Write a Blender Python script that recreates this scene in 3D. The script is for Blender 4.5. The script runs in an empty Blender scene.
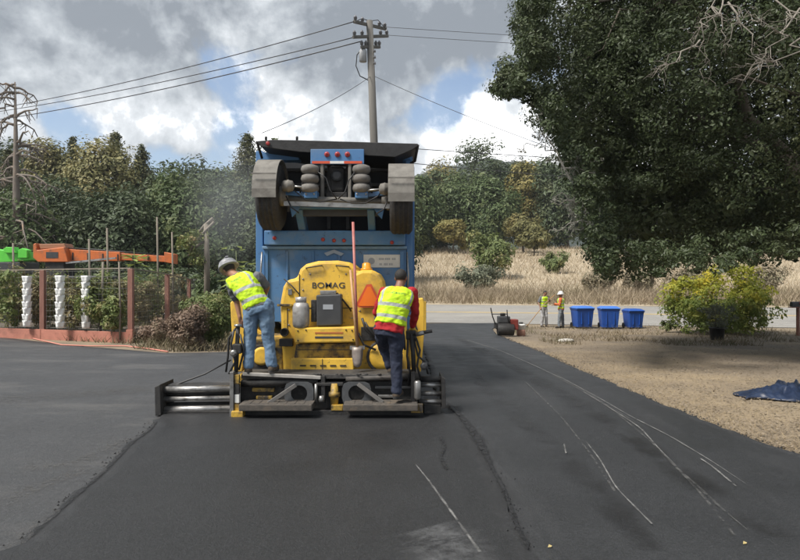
import bpy, bmesh, math, random
import numpy as np
from mathutils import Vector, Matrix

scene = bpy.context.scene
COL = scene.collection
R = math.radians

# ------------------------------------------------------------------ camera
CAM_H = 1.8
FPX = 600.0
cam_data = bpy.data.cameras.new("camera")
cam_data.sensor_width = 36.0
cam_data.lens = 36.0 * FPX / 800.0
cam_data.clip_start = 0.1
cam_data.clip_end = 5000
cam = bpy.data.objects.new("camera", cam_data)
cam.location = (0, 0, CAM_H)
cam.rotation_euler = (R(90), 0, 0)
COL.objects.link(cam)
scene.camera = cam

# ------------------------------------------------------------------ sun + exposure
SUN_EL, SUN_AZ = 55.0, 236.0      # azimuth clockwise from +Y
sun_data = bpy.data.lights.new("sun", 'SUN')
sun_data.energy = 3.0
sun_data.angle = R(18)
sun_data.color = (1.0, 0.95, 0.88)
sun = bpy.data.objects.new("sun", sun_data)
sd = Vector((math.sin(R(SUN_AZ)) * math.cos(R(SUN_EL)), math.cos(R(SUN_AZ)) * math.cos(R(SUN_EL)), math.sin(R(SUN_EL))))
sun.rotation_euler = sd.to_track_quat('Z', 'Y').to_euler()
sun.location = (0, 0, 60)
COL.objects.link(sun)
vs = scene.view_settings
vs.view_transform = 'Standard'
vs.look = 'None'
vs.exposure = 1.1
vs.gamma = 1.0
vs.use_curve_mapping = False

# ------------------------------------------------------------------ world: sky with broken cloud
world = bpy.data.worlds.new("World")
scene.world = world
world.use_nodes = True
def pix_dir(px, py):
    return Vector(((px - 400) / FPX, 1.0, (280 - py) / FPX)).normalized()
def build_world():
    nt = world.node_tree
    N, L = nt.nodes, nt.links
    N.clear()
    def node(t, **k):
        n = N.new(t)
        for a, b in k.items():
            setattr(n, a, b)
        return n
    def math_(op, a, b=None, c=None, clamp=False):
        n = node('ShaderNodeMath', operation=op, use_clamp=clamp)
        for i, v in enumerate((a, b, c)):
            if v is None: continue
            if isinstance(v, (int, float)): n.inputs[i].default_value = v
            else: L.new(v, n.inputs[i])
        return n.outputs[0]
    def mix(fac, a, b):
        n = node('ShaderNodeMix', data_type='RGBA')
        for s, v in ((0, fac), (6, a), (7, b)):
            if isinstance(v, (int, float)): n.inputs[s].default_value = v
            elif isinstance(v, tuple): n.inputs[s].default_value = (*v, 1)
            else: L.new(v, n.inputs[s])
        return n.outputs[2]
    def mr(v, a, b, c=0.0, d=1.0, smooth=True):
        n = node('ShaderNodeMapRange')
        n.interpolation_type = 'SMOOTHSTEP' if smooth else 'LINEAR'
        L.new(v, n.inputs[0])
        for i, x in enumerate((a, b, c, d)): n.inputs[1 + i].default_value = x
        return n.outputs[0]
    tc = node('ShaderNodeTexCoord').outputs['Generated']
    sep = node('ShaderNodeSeparateXYZ'); L.new(tc, sep.inputs[0])
    zz = math_('ADD', math_('MAXIMUM', sep.outputs[2], 0.0), 0.22)
    comb = node('ShaderNodeCombineXYZ')
    L.new(math_('DIVIDE', sep.outputs[0], zz), comb.inputs[0])
    L.new(math_('DIVIDE', sep.outputs[1], zz), comb.inputs[1])
    def noise(vec, scale, detail, rough, off, dist=0.0):
        mp = node('ShaderNodeMapping'); L.new(vec, mp.inputs[0]); mp.inputs[1].default_value = off
        n = node('ShaderNodeTexNoise'); L.new(mp.outputs[0], n.inputs['Vector'])
        n.inputs['Scale'].default_value = scale; n.inputs['Detail'].default_value = detail
        n.inputs['Roughness'].default_value = rough; n.inputs['Distortion'].default_value = dist
        return n.outputs[0]
    nA = noise(comb.outputs[0], 1.15, 9, 0.56, (3.1, 0.4, 0.0), 0.25)
    nB = noise(tc, 5.2, 10, 0.60, (1.7, 2.3, 0.9), 0.15)
    nB2 = noise(tc, 5.2, 10, 0.60, (1.7 - .012, 2.3 + .01, 0.9 + .04), 0.15)
    nC = noise(tc, 2.6, 7, 0.55, (7.7, 1.1, 4.2), 0.2)
    def blob(px, py, r, w):
        c = pix_dir(px, py)
        d = node('ShaderNodeVectorMath', operation='DISTANCE')
        L.new(tc, d.inputs[0]); d.inputs[1].default_value = c
        return mr(d.outputs['Value'], r, 0.0, 0.0, w)
    def acc(base, blobs):
        for b in blobs: base = math_('ADD', base, blob(*b))
        return base
    dens = math_('ADD', math_('MULTIPLY', nA, 0.55), math_('MULTIPLY', nB, 0.75))
    dens = acc(dens, [(225, 72, .11, -.19), (75, 132, .09, -.16), (445, 112, .11, -.24), (232, 138, .08, -.15), (165, 145, .06, -.08), (300, 60, .05, -.1),
                      (90, 50, .25, .10), (440, 50, .2, .10), (160, 110, .12, .10), (480, 125, .08, .12), (320, 100, .12, .08)])
    mask = mr(dens, 0.49, 0.60)
    # brightness of the cloud: grey bases overhead, sunlit flanks near the horizon
    br = math_('ADD', math_('MULTIPLY', nC, 0.55), math_('MULTIPLY', nB, 0.75))
    br = math_('ADD', br, math_('MULTIPLY', math_('SUBTRACT', nB, nB2), 1.2))
    br = math_('ADD', br, mr(sep.outputs[2], 0.40, 0.14, -0.13, 0.03))
    br = acc(br, [(170, 110, .18, .20), (482, 122, .14, .42), (300, 118, .15, .14), (100, 125, .15, .10), (430, 55, .25, -.12), (330, 30, .15, -.08), (240, 70, .04, .12),
                  (70, 70, .2, -.03), (250, 118, .05, .1), (640, 110, .2, .15)])
    k = mr(br, 0.44, 0.94, 0.0, 1.0, False)
    ramp = node('ShaderNodeValToRGB'); L.new(k, ramp.inputs[0])
    e = ramp.color_ramp.elements
    e[0].position = 0.0; e[0].color = (0.135, 0.153, 0.176, 1)
    e[1].position = 1.0; e[1].color = (0.95, 0.95, 0.96, 1)
    x = e.new(0.35); x.color = (0.265, 0.287, 0.31, 1)
    x = e.new(0.68); x.color = (0.43, 0.45, 0.47, 1)
    sky = node('ShaderNodeTexSky', sky_type='NISHITA')
    sky.sun_disc = False
    sky.sun_elevation = R(SUN_EL); sky.sun_rotation = R(SUN_AZ)
    sky.air_density = 1.0; sky.dust_density = 1.4
    skm = node('ShaderNodeVectorMath', operation='SCALE'); L.new(sky.outputs[0], skm.inputs[0]); skm.inputs['Scale'].default_value = 0.08
    # wisps keep the gaps from being a clean blue
    gap = mix(mr(nB, 0.38, 0.7, 0.0, 0.22), skm.outputs[0], (0.40, 0.45, 0.51))
    out = mix(mask, gap, ramp.outputs[0])
    bg = node('ShaderNodeBackground'); L.new(out, bg.inputs[0]); bg.inputs[1].default_value = 1.0
    wo = node('ShaderNodeOutputWorld'); L.new(bg.outputs[0], wo.inputs[0])
build_world()

# ------------------------------------------------------------------ terrain height and pixel helpers
_tv = np.arange(-60, 1500, 0.5)
_th = np.interp(_tv, [-60, 12, 28, 32, 41, 44, 52, 75, 112, 200, 400, 1500], [0, 0, -.5, -.5, .1, .2, .7, 3.1, 7.3, 11, 14, 16])
_k = np.ones(7) / 7
_th = np.convolve(np.pad(_th, 3, mode='edge'), _k, mode='valid')
def g(x, y):
    return float(np.interp(y + 0.2 * x, _tv, _th))
def P(px, py, Y):
    return Vector(((px - 400) / FPX * Y, Y, CAM_H + (280 - py) / FPX * Y))
def PX(px, Y): return (px - 400) / FPX * Y
def PZ(py, Y): return CAM_H + (280 - py) / FPX * Y
def G(px, py):
    """ground point seen at a pixel"""
    lo = 1.0
    for i in range(4000):
        y = lo + i * 0.05
        p = P(px, py, y)
        if p.z <= g(p.x, y):
            return Vector((p.x, y, g(p.x, y)))
    return p
def onground(px, Y, dz=0.0):
    x = PX(px, Y)
    return Vector((x, Y, g(x, Y) + dz))

# ------------------------------------------------------------------ materials
MATS = {}
def mat(name, c1, c2=None, rough=0.7, metal=0.0, scale=6.0, detail=6, bump=0.0, bscale=None, c3=None, s3=1.5, t3=(0.55, 0.75), coat=0.0, island=0.0,
        trans=0.0, spec=0.5, w=None, rough2=None, emit=None, stretch=None, c4=None, s4=14, t4=(.6, .68)):
    if name in MATS: return MATS[name]
    m = bpy.data.materials.new(name); m.use_nodes = True
    nt = m.node_tree; N, L = nt.nodes, nt.links
    N.clear()
    out = N.new('ShaderNodeOutputMaterial')
    b = N.new('ShaderNodeBsdfPrincipled')
    b.inputs['Roughness'].default_value = rough
    b.inputs['Metallic'].default_value = metal
    b.inputs['Specular IOR Level'].default_value = spec
    b.inputs['Coat Weight'].default_value = coat
    tc = N.new('ShaderNodeTexCoord'); vec = tc.outputs['Object']
    if stretch:
        mp = N.new('ShaderNodeMapping'); mp.inputs['Scale'].default_value = stretch; L.new(vec, mp.inputs[0]); vec = mp.outputs[0]
    def noise(s, d=detail, r=0.6):
        n = N.new('ShaderNodeTexNoise'); n.inputs['Scale'].default_value = s; n.inputs['Detail'].default_value = d; n.inputs['Roughness'].default_value = r
        L.new(vec, n.inputs['Vector']); return n.outputs[0]
    def rng(v, a, b_, c=0., d=1.):
        n = N.new('ShaderNodeMapRange'); L.new(v, n.inputs[0])
        for i, x in enumerate((a, b_, c, d)): n.inputs[1 + i].default_value = x
        return n.outputs[0]
    def mixc(f, a, b_):
        n = N.new('ShaderNodeMix'); n.data_type = 'RGBA'
        for s, v in ((0, f), (6, a), (7, b_)):
            if isinstance(v, tuple): n.inputs[s].default_value = (*v, 1)
            elif isinstance(v, (int, float)): n.inputs[s].default_value = v
            else: L.new(v, n.inputs[s])
        return n.outputs[2]
    col = c1
    if c2 is not None:
        f = rng(noise(scale), 0.33, 0.67)
        if island:
            ge = N.new('ShaderNodeNewGeometry')
            f2 = N.new('ShaderNodeMix'); f2.data_type = 'FLOAT'; f2.inputs[0].default_value = island
            L.new(f, f2.inputs[2]); L.new(ge.outputs['Random Per Island'], f2.inputs[3]); f = f2.outputs[0]
        col = mixc(f, c1, c2)
    if c3 is not None:
        f = rng(noise(s3, 8, 0.65), t3[0], t3[1])
        col = mixc(f, col, c3)
    if c4 is not None:
        col = mixc(rng(noise(s4, 5, .7), t4[0], t4[1]), col, c4)
    if isinstance(col, tuple): b.inputs['Base Color'].default_value = (*col, 1)
    else: L.new(col, b.inputs['Base Color'])
    if rough2 is not None:
        L.new(rng(noise(scale * 0.7), 0.35, 0.65, rough, rough2), b.inputs['Roughness'])
    if bump:
        bm = N.new('ShaderNodeBump'); bm.inputs['Strength'].default_value = min(bump, 1.0); bm.inputs['Distance'].default_value = 0.02
        L.new(noise(bscale or scale * 3, 8, 0.7), bm.inputs['Height']); L.new(bm.outputs[0], b.inputs['Normal'])
    if emit:
        b.inputs['Emission Color'].default_value = (*emit[0], 1); b.inputs['Emission Strength'].default_value = emit[1]
    sh = b.outputs[0]
    if trans:
        t = N.new('ShaderNodeBsdfTranslucent')
        if isinstance(col, tuple): t.inputs[0].default_value = (*col, 1)
        else: L.new(col, t.inputs[0])
        ms = N.new('ShaderNodeMixShader'); ms.inputs[0].default_value = trans
        L.new(sh, ms.inputs[1]); L.new(t.outputs[0], ms.inputs[2]); sh = ms.outputs[0]
    L.new(sh, out.inputs[0])
    MATS[name] = m
    return m
def leafmat(name, c1, c2, c3=None, trans=0.22, rough=0.55, s3=0.35):
    return mat(name, c1, c2, rough=rough, scale=0.8, island=0.65, trans=trans, c3=c3, s3=s3, t3=(0.5, 0.7), spec=0.35, detail=3)

M_YEL = mat('machine_yellow', (.80, .505, .06), (.68, .41, .045), .5, scale=3, c3=(.26, .18, .08), s3=4, t3=(.47, .78), bump=.10, bscale=30, rough2=.7, c4=(.06, .05, .035), s4=13, t4=(.635, .70))
M_YELDIRTY = mat('machine_yellow_worn', (.58, .37, .045), (.34, .21, .045), .55, scale=9, c3=(.04, .033, .026), s3=6, t3=(.42, .60), bump=.3, bscale=40)
M_BLK = mat('tarred_steel', (.014, .014, .015), (.035, .033, .031), .62, scale=14, c3=(.09, .08, .07), s3=7, t3=(.60, .78), bump=.4, bscale=50)
M_STEEL = mat('worn_steel', (.36, .36, .35), (.22, .21, .20), .38, metal=.75, scale=9, c3=(.07, .06, .05), s3=9, t3=(.58, .74), bump=.1)
M_CHROME = mat('sliding_tube_steel', (.48, .47, .46), (.30, .295, .285), .42, metal=.8, scale=9, c3=(.07, .065, .06), s3=6, t3=(.5, .72), bump=.1)
M_RUSTBOARD = mat('footboard_steel', (.10, .085, .07), (.055, .05, .045), .75, scale=12, c3=(.16, .12, .08), s3=5, t3=(.55, .75), bump=.4, bscale=60)
M_RUB = mat('black_rubber', (.018, .018, .019), (.04, .038, .036), .8, scale=20, bump=.15, c3=(.08, .075, .07), s3=6, t3=(.55, .8))
M_BLUE = mat('truck_blue', (.055, .165, .36), (.072, .185, .37), .46, scale=2.5, c3=(.16, .21, .27), s3=3.0, t3=(.50, .85), bump=.05, coat=.1, rough2=.65, c4=(.03, .045, .07), s4=9, t4=(.62, .74))
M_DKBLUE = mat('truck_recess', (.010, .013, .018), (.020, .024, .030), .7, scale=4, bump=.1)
M_GALV = mat('dusty_grey_fender', (.20, .19, .17), (.14, .132, .118), .75, scale=7, c3=(.10, .09, .08), s3=6, t3=(.5, .75), bump=.1)
M_RED = mat('red_lens', (.36, .035, .035), (.28, .03, .03), .35, scale=20)
M_WHITE = mat('white_paint', (.72, .72, .70), (.60, .60, .58), .5, scale=8, c3=(.40, .38, .35), s3=4, t3=(.6, .8))
M_ORANGE = mat('orange_reflective', (.85, .19, .015), (.78, .15, .012), .45, scale=3)
M_REDBORD = mat('red_border', (.60, .09, .03), (.5, .07, .03), .5, scale=8)
M_WOODH = mat('tool_wood', (.45, .27, .13), (.36, .2, .09), .6, scale=15)
M_REDPOLE = mat('red_pole', (.34, .10, .09), (.44, .18, .155), .6, scale=9)
M_HOSE = mat('hydraulic_hose', (.016, .016, .017), None, .5)
M_DKGREY = mat('dark_grey_box', (.04, .042, .046), (.055, .057, .06), .5, scale=8)
M_PROP = mat('silver_gas_bottle', (.42, .41, .40), (.30, .29, .28), .42, metal=.3, scale=12, c3=(.14, .12, .11), s3=9, t3=(.52, .72))
M_PRINT = mat('print_dark', (.05, .05, .055), None, .5)
M_PRINTG = mat('print_grey', (.33, .35, .38), None, .5)
M_SKIN = mat('skin', (.27, .13, .08), (.32, .16, .10), .55, scale=9)
M_SKIN2 = mat('skin_tan', (.19, .09, .055), (.23, .115, .07), .55, scale=9)
M_JEANS = mat('blue_jeans', (.085, .15, .24), (.14, .215, .315), .85, scale=9, c3=(.22, .30, .38), s3=3.5, t3=(.5, .8), bump=.35, bscale=14, c4=(.05, .06, .08), s4=6, t4=(.66, .85))
M_NAVY = mat('navy_work_trousers', (.010, .014, .032), (.018, .025, .05), .85, scale=9, bump=.35, bscale=14, c3=(.05, .06, .09), s3=4, t3=(.55, .85))
M_REDCLOTH = mat('red_sweatshirt', (.40, .012, .018), (.30, .009, .014), .85, scale=8, bump=.3, bscale=14)
M_GREYCLOTH = mat('grey_shirt', (.10, .105, .115), (.14, .145, .155), .85, scale=8, bump=.3, bscale=14)
M_ORSHIRT = mat('orange_shirt', (.62, .16, .05), (.5, .12, .04), .85, scale=8)
M_LTTROUS = mat('pale_work_trousers', (.42, .42, .43), (.34, .34, .35), .85, scale=8, bump=.3)
M_GREYTROUS = mat('grey_work_trousers', (.13, .15, .17), (.17, .19, .21), .85, scale=8, bump=.3)
M_BOOT = mat('work_boot', (.05, .038, .028), (.09, .065, .045), .75, scale=12, bump=.2)
M_HAIR = mat('dark_hair', (.012, .010, .009), (.02, .017, .015), .7, scale=40, bump=.5, bscale=90)
M_HAT = mat('grey_hard_hat', (.30, .305, .315), (.17, .175, .185), .4, scale=18, c3=(.5, .5, .5), s3=14, t3=(.6, .7))
M_EYE = mat('eye_dark', (.02, .015, .012), None, .2)

# ------------------------------------------------------------------ mesh builder
class MB:
    def __init__(s):
        s.v = []; s.f = []; s.sm = []; s.uv = []
    def _add(s, vs, fs, smooth=False, uvs=None):
        o = len(s.v)
        s.v.extend([tuple(x) for x in vs])
        for i, f in enumerate(fs):
            s.f.append(tuple(o + j for j in f)); s.sm.append(smooth)
            s.uv.append(uvs[i] if uvs else None)
        return s
    def box(s, x0, x1, y0, y1, z0, z1):
        v = [(x0, y0, z0), (x1, y0, z0), (x1, y1, z0), (x0, y1, z0), (x0, y0, z1), (x1, y0, z1), (x1, y1, z1), (x0, y1, z1)]
        return s._add(v, [(0, 3, 2, 1), (4, 5, 6, 7), (0, 1, 5, 4), (1, 2, 6, 5), (2, 3, 7, 6), (3, 0, 4, 7)])
    def pbox(s, px0, py0, px1, py1, Y0, Y1):
        return s.box(PX(px0, Y0), PX(px1, Y0), Y0, Y1, PZ(py1, Y0), PZ(py0, Y0))
    def obox(s, c, ax, ay, az):
        """box from centre and three half-axis vectors"""
        c, ax, ay, az = map(Vector, (c, ax, ay, az))
        v = [c + i * ax + j * ay + k * az for k in (-1, 1) for i, j in ((-1, -1), (1, -1), (1, 1), (-1, 1))]
        return s._add(v, [(0, 3, 2, 1), (4, 5, 6, 7), (0, 1, 5, 4), (1, 2, 6, 5), (2, 3, 7, 6), (3, 0, 4, 7)])
    def beam(s, a, b, w, h, up=(0, 0, 1)):
        a, b = Vector(a), Vector(b); d = (b - a)
        u = Vector(up)
        if abs(d.normalized().dot(u)) > .97: u = Vector((0, 1, 0))
        sx = d.cross(u).normalized(); uz = sx.cross(d).normalized()
        return s.obox((a + b) / 2, sx * w / 2, d / 2, uz * h / 2)
    def tube(s, pts, r, n=8, cap=True, smooth=True):
        pts = [Vector(p) for p in pts]
        if not hasattr(r, '__len__'): r = [r] * len(pts)
        o = []; prev = None
        for i, p in enumerate(pts):
            d = (pts[min(i + 1, len(pts) - 1)] - pts[max(i - 1, 0)]).normalized()
            if prev is None:
                u = Vector((0, 0, 1)) if abs(d.z) < .9 else Vector((1, 0, 0))
                a = d.cross(u).normalized()
            else:
                a = (prev - d * prev.dot(d)).normalized()
            prev = a; b = d.cross(a)
            for k in range(n):
                t = 2 * math.pi * k / n
                o.append(p + (a * math.cos(t) + b * math.sin(t)) * r[i])
        fs = []
        for i in range(len(pts) - 1):
            for k in range(n):
                fs.append((i * n + k, i * n + (k + 1) % n, (i + 1) * n + (k + 1) % n, (i + 1) * n + k))
        base = len(s.v)
        s._add(o, fs, smooth)
        if cap:
            s.f.append(tuple(base + k for k in reversed(range(n)))); s.sm.append(False); s.uv.append(None)
            s.f.append(tuple(base + (len(pts) - 1) * n + k for k in range(n))); s.sm.append(False); s.uv.append(None)
        return s
    def lathe(s, c, axis, prof, n=16, smooth=True):
        """prof: list of (distance along axis, radius)"""
        c, axis = Vector(c), Vector(axis).normalized()
        u = Vector((0, 0, 1)) if abs(axis.z) < .9 else Vector((1, 0, 0))
        a = axis.cross(u).normalized(); b = axis.cross(a)
        o = []
        for (h, r) in prof:
            for k in range(n):
                t = 2 * math.pi * k / n
                o.append(c + axis * h + (a * math.cos(t) + b * math.sin(t)) * r)
        fs = []
        for i in range(len(prof) - 1):
            for k in range(n):
                fs.append((i * n + k, (i + 1) * n + k, (i + 1) * n + (k + 1) % n, i * n + (k + 1) % n))
        s._add(o, fs, smooth)
        base = len(s.v) - len(o)
        s.f.append(tuple(base + k for k in range(n))); s.sm.append(False); s.uv.append(None)
        s.f.append(tuple(base + (len(prof) - 1) * n + k for k in reversed(range(n)))); s.sm.append(False); s.uv.append(None)
        return s
    def prism(s, outline, Y0, Y1):
        """outline in (x,z) metres, extruded from Y0 to Y1"""
        n = len(outline)
        v = [(x, Y0, z) for x, z in outline] + [(x, Y1, z) for x, z in outline]
        fs = [tuple(range(n)), tuple(reversed(range(n, 2 * n)))] + [(i, i + n, (i + 1) % n + n, (i + 1) % n) for i in range(n)]
        return s._add(v, fs)
    def pprism(s, px_outline, Y0, Y1):
        return s.prism([(PX(x, Y0), PZ(y, Y0)) for x, y in px_outline], Y0, Y1)
    def ellipsoid(s, c, rx, ry, rz, rot=None, nu=12, nv=8):
        c = Vector(c); vs, fs = [], []
        for j in range(nv + 1):
            ph = math.pi * j / nv
            for i in range(nu):
                th = 2 * math.pi * i / nu
                p = Vector((rx * math.sin(ph) * math.cos(th), ry * math.sin(ph) * math.sin(th), rz * math.cos(ph)))
                if rot is not None: p = rot @ p
                vs.append(c + p)
        for j in range(nv):
            for i in range(nu):
                a, b = j * nu + i, j * nu + (i + 1) % nu
                fs.append((a, a + nu, b + nu, b))
        return s._add(vs, fs, True)
    def limb(s, pts, r, n=12):
        """tapered capsule chain: closed volumes that overlap"""
        for i in range(len(pts) - 1):
            s.tube([pts[i], (Vector(pts[i]) + Vector(pts[i + 1])) / 2, pts[i + 1]], [r[i], (r[i] + r[i + 1]) / 2, r[i + 1]], n)
        for p, q in zip(pts, r): s.ellipsoid(p, q, q, q, None, n, 8)
        return s
    def loft(s, rings, n=28):
        """rings: (centre, half-axis vector a, half-axis vector b); closed with caps and given UVs"""
        o = []
        for (c, a, b) in rings:
            c, a, b = Vector(c), Vector(a), Vector(b)
            for k in range(n):
                t = 2 * math.pi * k / n
                ct, st = math.cos(t), math.sin(t)
                e = .82
                o.append(c + a * math.copysign(abs(ct) ** e, ct) + b * math.copysign(abs(st) ** e, st))
        fs, uvs = [], []
        m = len(rings)
        for i in range(m - 1):
            for k in range(n):
                fs.append((i * n + k, i * n + (k + 1) % n, (i + 1) * n + (k + 1) % n, (i + 1) * n + k))
                u0, u1, v0, v1 = k / n, (k + 1) / n, i / (m - 1), (i + 1) / (m - 1)
                uvs.append(((u0, v0), (u1, v0), (u1, v1), (u0, v1)))
        base = len(s.v)
        s._add(o, fs, True, uvs)
        s.f.append(tuple(base + k for k in reversed(range(n)))); s.sm.append(False); s.uv.append(None)
        s.f.append(tuple(base + (m - 1) * n + k for k in range(n))); s.sm.append(True); s.uv.append(None)
        return s
    def mesh(s, name, off=(0, 0, 0)):
        me = bpy.data.meshes.new(name)
        ox, oy, oz = off
        me.from_pydata([(x - ox, y - oy, z - oz) for x, y, z in s.v], [], s.f)
        me.polygons.foreach_set('use_smooth', s.sm)
        if any(u is not None for u in s.uv):
            l = me.uv_layers.new(name='UVMap')
            for p, u in zip(me.polygons, s.uv):
                if u:
                    for li, c in zip(p.loop_indices, u): l.data[li].uv = c
        me.update()
        return me
    def build(s, name, material, parent=None, bevel=0.0, loc=None, remesh=0.0, smooth=0, wrinkle=0.0, wscale=.12, subsurf=0):
        off = Vector(loc) if loc is not None else (wloc(parent) if parent else Vector((0, 0, 0)))
        me = s.mesh(name, off)
        o = bpy.data.objects.new(name, me)
        COL.objects.link(o)
        if parent: o.parent = parent
        else: o.location = off
        me.materials.append(material)
        if bevel:
            b = o.modifiers.new('bevel', 'BEVEL'); b.width = bevel; b.segments = 2; b.limit_method = 'ANGLE'; b.angle_limit = R(35)
        if remesh:
            b = o.modifiers.new('remesh', 'REMESH'); b.mode = 'VOXEL'; b.voxel_size = remesh; b.use_smooth_shade = True
        if subsurf:
            b = o.modifiers.new('sub', 'SUBSURF'); b.levels = b.render_levels = subsurf
        if smooth:
            b = o.modifiers.new('smooth', 'SMOOTH'); b.factor = .6; b.iterations = smooth
        if wrinkle:
            t = bpy.data.textures.new(name + '_folds', 'CLOUDS'); t.noise_scale = wscale; t.noise_depth = 3
            b = o.modifiers.new('folds', 'DISPLACE'); b.texture = t; b.strength = wrinkle; b.mid_level = .5; b.texture_coords = 'LOCAL'
        return o
def wloc(o):
    v = Vector((0, 0, 0))
    while o: v += o.location; o = o.parent
    return v
def tag(o, label=None, cat=None, group=None, kind=None):
    if label: o['label'] = label
    if cat: o['category'] = cat
    if group: o['group'] = group
    if kind: o['kind'] = kind
    return o
def thing(name, loc, label, cat, group=None):
    o = bpy.data.objects.new(name, None); o.location = loc; o.empty_display_size = .2
    COL.objects.link(o)
    return tag(o, label, cat, group)
def copy_tree(o, parent=None):
    c = o.copy(); COL.objects.link(c)
    if parent: c.parent = parent
    for ch in [x for x in bpy.data.objects if x.parent == o]: copy_tree(ch, c)
    return c
def raw(name, verts, faces_flat, nper, material, parent=None, off=(0, 0, 0), smooth=False):
    """fast mesh: verts (N,3) numpy, faces_flat (M*nper) numpy"""
    me = bpy.data.meshes.new(name)
    v = np.asarray(verts, np.float32) - np.asarray(off, np.float32)
    nf = len(faces_flat) // nper
    me.vertices.add(len(v)); me.vertices.foreach_set('co', v.ravel())
    me.loops.add(nf * nper); me.loops.foreach_set('vertex_index', np.asarray(faces_flat, np.int32))
    me.polygons.add(nf); me.polygons.foreach_set('loop_start', np.arange(0, nf * nper, nper, dtype=np.int32))
    me.polygons.foreach_set('use_smooth', np.full(nf, smooth))
    me.update(calc_edges=True)
    me.materials.append(material)
    o = bpy.data.objects.new(name, me); COL.objects.link(o)
    if parent: o.parent = parent
    else: o.location = off
    return o
def text_mesh(name, txt, center, size, material, parent, extrude=.003, bold=.02, width=None):
    cu = bpy.data.curves.new(name, 'FONT'); cu.body = txt; cu.size = size; cu.extrude = extrude; cu.offset = bold * size
    cu.align_x = 'CENTER'; cu.align_y = 'CENTER'
    to = bpy.data.objects.new(name, cu); COL.objects.link(to)
    bpy.context.view_layer.update()
    me = bpy.data.meshes.new_from_object(to.evaluated_get(bpy.context.evaluated_depsgraph_get()))
    bpy.data.objects.remove(to)
    xs = [v.co.x for v in me.vertices]; k = 1.0
    if width: k = width / (max(xs) - min(xs))
    c = Vector(center) - wloc(parent)
    for v in me.vertices:
        v.co = Vector((v.co.x * k + c.x, -v.co.z + c.y, v.co.y + c.z))
    me.materials.clear(); me.materials.append(material)
    o = bpy.data.objects.new(name, me); COL.objects.link(o); o.parent = parent
    return o

# ================================================================== THE SETTING
def nz(*a):
    return np.array(a, float)
def ground_sheet():
    def axis(lo, hi, fine_lo, fine_hi, step):
        a = list(np.arange(fine_lo, fine_hi + 1e-6, step)); s = step; x = fine_hi
        while x < hi: s *= 1.25; x += s; a.append(min(x, hi))
        s = step; x = fine_lo; b = []
        while x > lo: s *= 1.25; x -= s; b.append(max(x, lo))
        return np.array(b[::-1] + a)
    xs = axis(-1400, 1400, -30, 40, .5); ys = axis(-60, 1500, -8, 60, .5)
    X, Y = np.meshgrid(xs, ys)
    Z = np.interp(Y + .2 * X, _tv, _th)
    rs = np.random.RandomState(3)
    yard = (X > 4.5) & (Y > 3) & (Y < 30) & (Y + .2 * X < 31)
    bump = .03 * np.sin(X * 1.3 + 2 * np.sin(Y * .7)) * np.sin(Y * 1.1 + X * .4)
    Z = Z + np.where(yard, bump * np.clip((X - 4.5) / 3, 0, 1), 0)
    nx, ny = len(xs), len(ys)
    V = np.stack([X.ravel(), Y.ravel(), Z.ravel()], 1)
    i = np.arange((ny - 1) * (nx - 1)); r, c = i // (nx - 1), i % (nx - 1)
    a = r * nx + c
    F = np.stack([a, a + 1, a + nx + 1, a + nx], 1).ravel()
    m = mat('bare_yard_soil', (.150, .118, .083), (.205, .165, .117), .95, scale=1.1, detail=10, c3=(.285, .222, .140), s3=.28, t3=(.46, .66), bump=.25, bscale=30, c4=(.135, .11, .08), s4=.9, t4=(.5, .75))
    o = raw('ground', V, F, 4, m, smooth=True)
    tag(o, kind='structure')
ground_sheet()

def sheet(name, us, lo, hi, dz, material, along='x', n=16, skirt=0.0, wob=0.0, seed=1):
    """strip of ground cover. along='x': columns at x with y from lo(x) to hi(x); along='y': rows at y"""
    rs = np.random.RandomState(seed)
    V = []; F = []
    lo_u, lo_v = zip(*lo); hi_u, hi_v = zip(*hi)
    for i, u in enumerate(us):
        a = np.interp(u, lo_u, lo_v) + rs.uniform(-wob, wob); b = np.interp(u, hi_u, hi_v) + rs.uniform(-wob, wob)
        for k in range(n + 1):
            w = a + (b - a) * k / n
            x, y = (u, w) if along == 'x' else (w, u)
            V.append((x, y, g(x, y) + dz))
    m = len(us)
    for i in range(m - 1):
        for k in range(n):
            q = (i * (n + 1) + k, (i + 1) * (n + 1) + k, (i + 1) * (n + 1) + k + 1, i * (n + 1) + k + 1)
            F.append(q if along == 'x' else q[::-1])
    if skirt:
        for k in (0, n):
            base = len(V)
            for i in range(m):
                x, y, z = V[i * (n + 1) + k]; V.append((x, y, z - skirt))
            for i in range(m - 1):
                F.append((i * (n + 1) + k, (i + 1) * (n + 1) + k, base + i + 1, base + i))
    mb = MB(); mb._add(V, F, True)
    return tag(mb.build(name, material), kind='structure')

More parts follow.
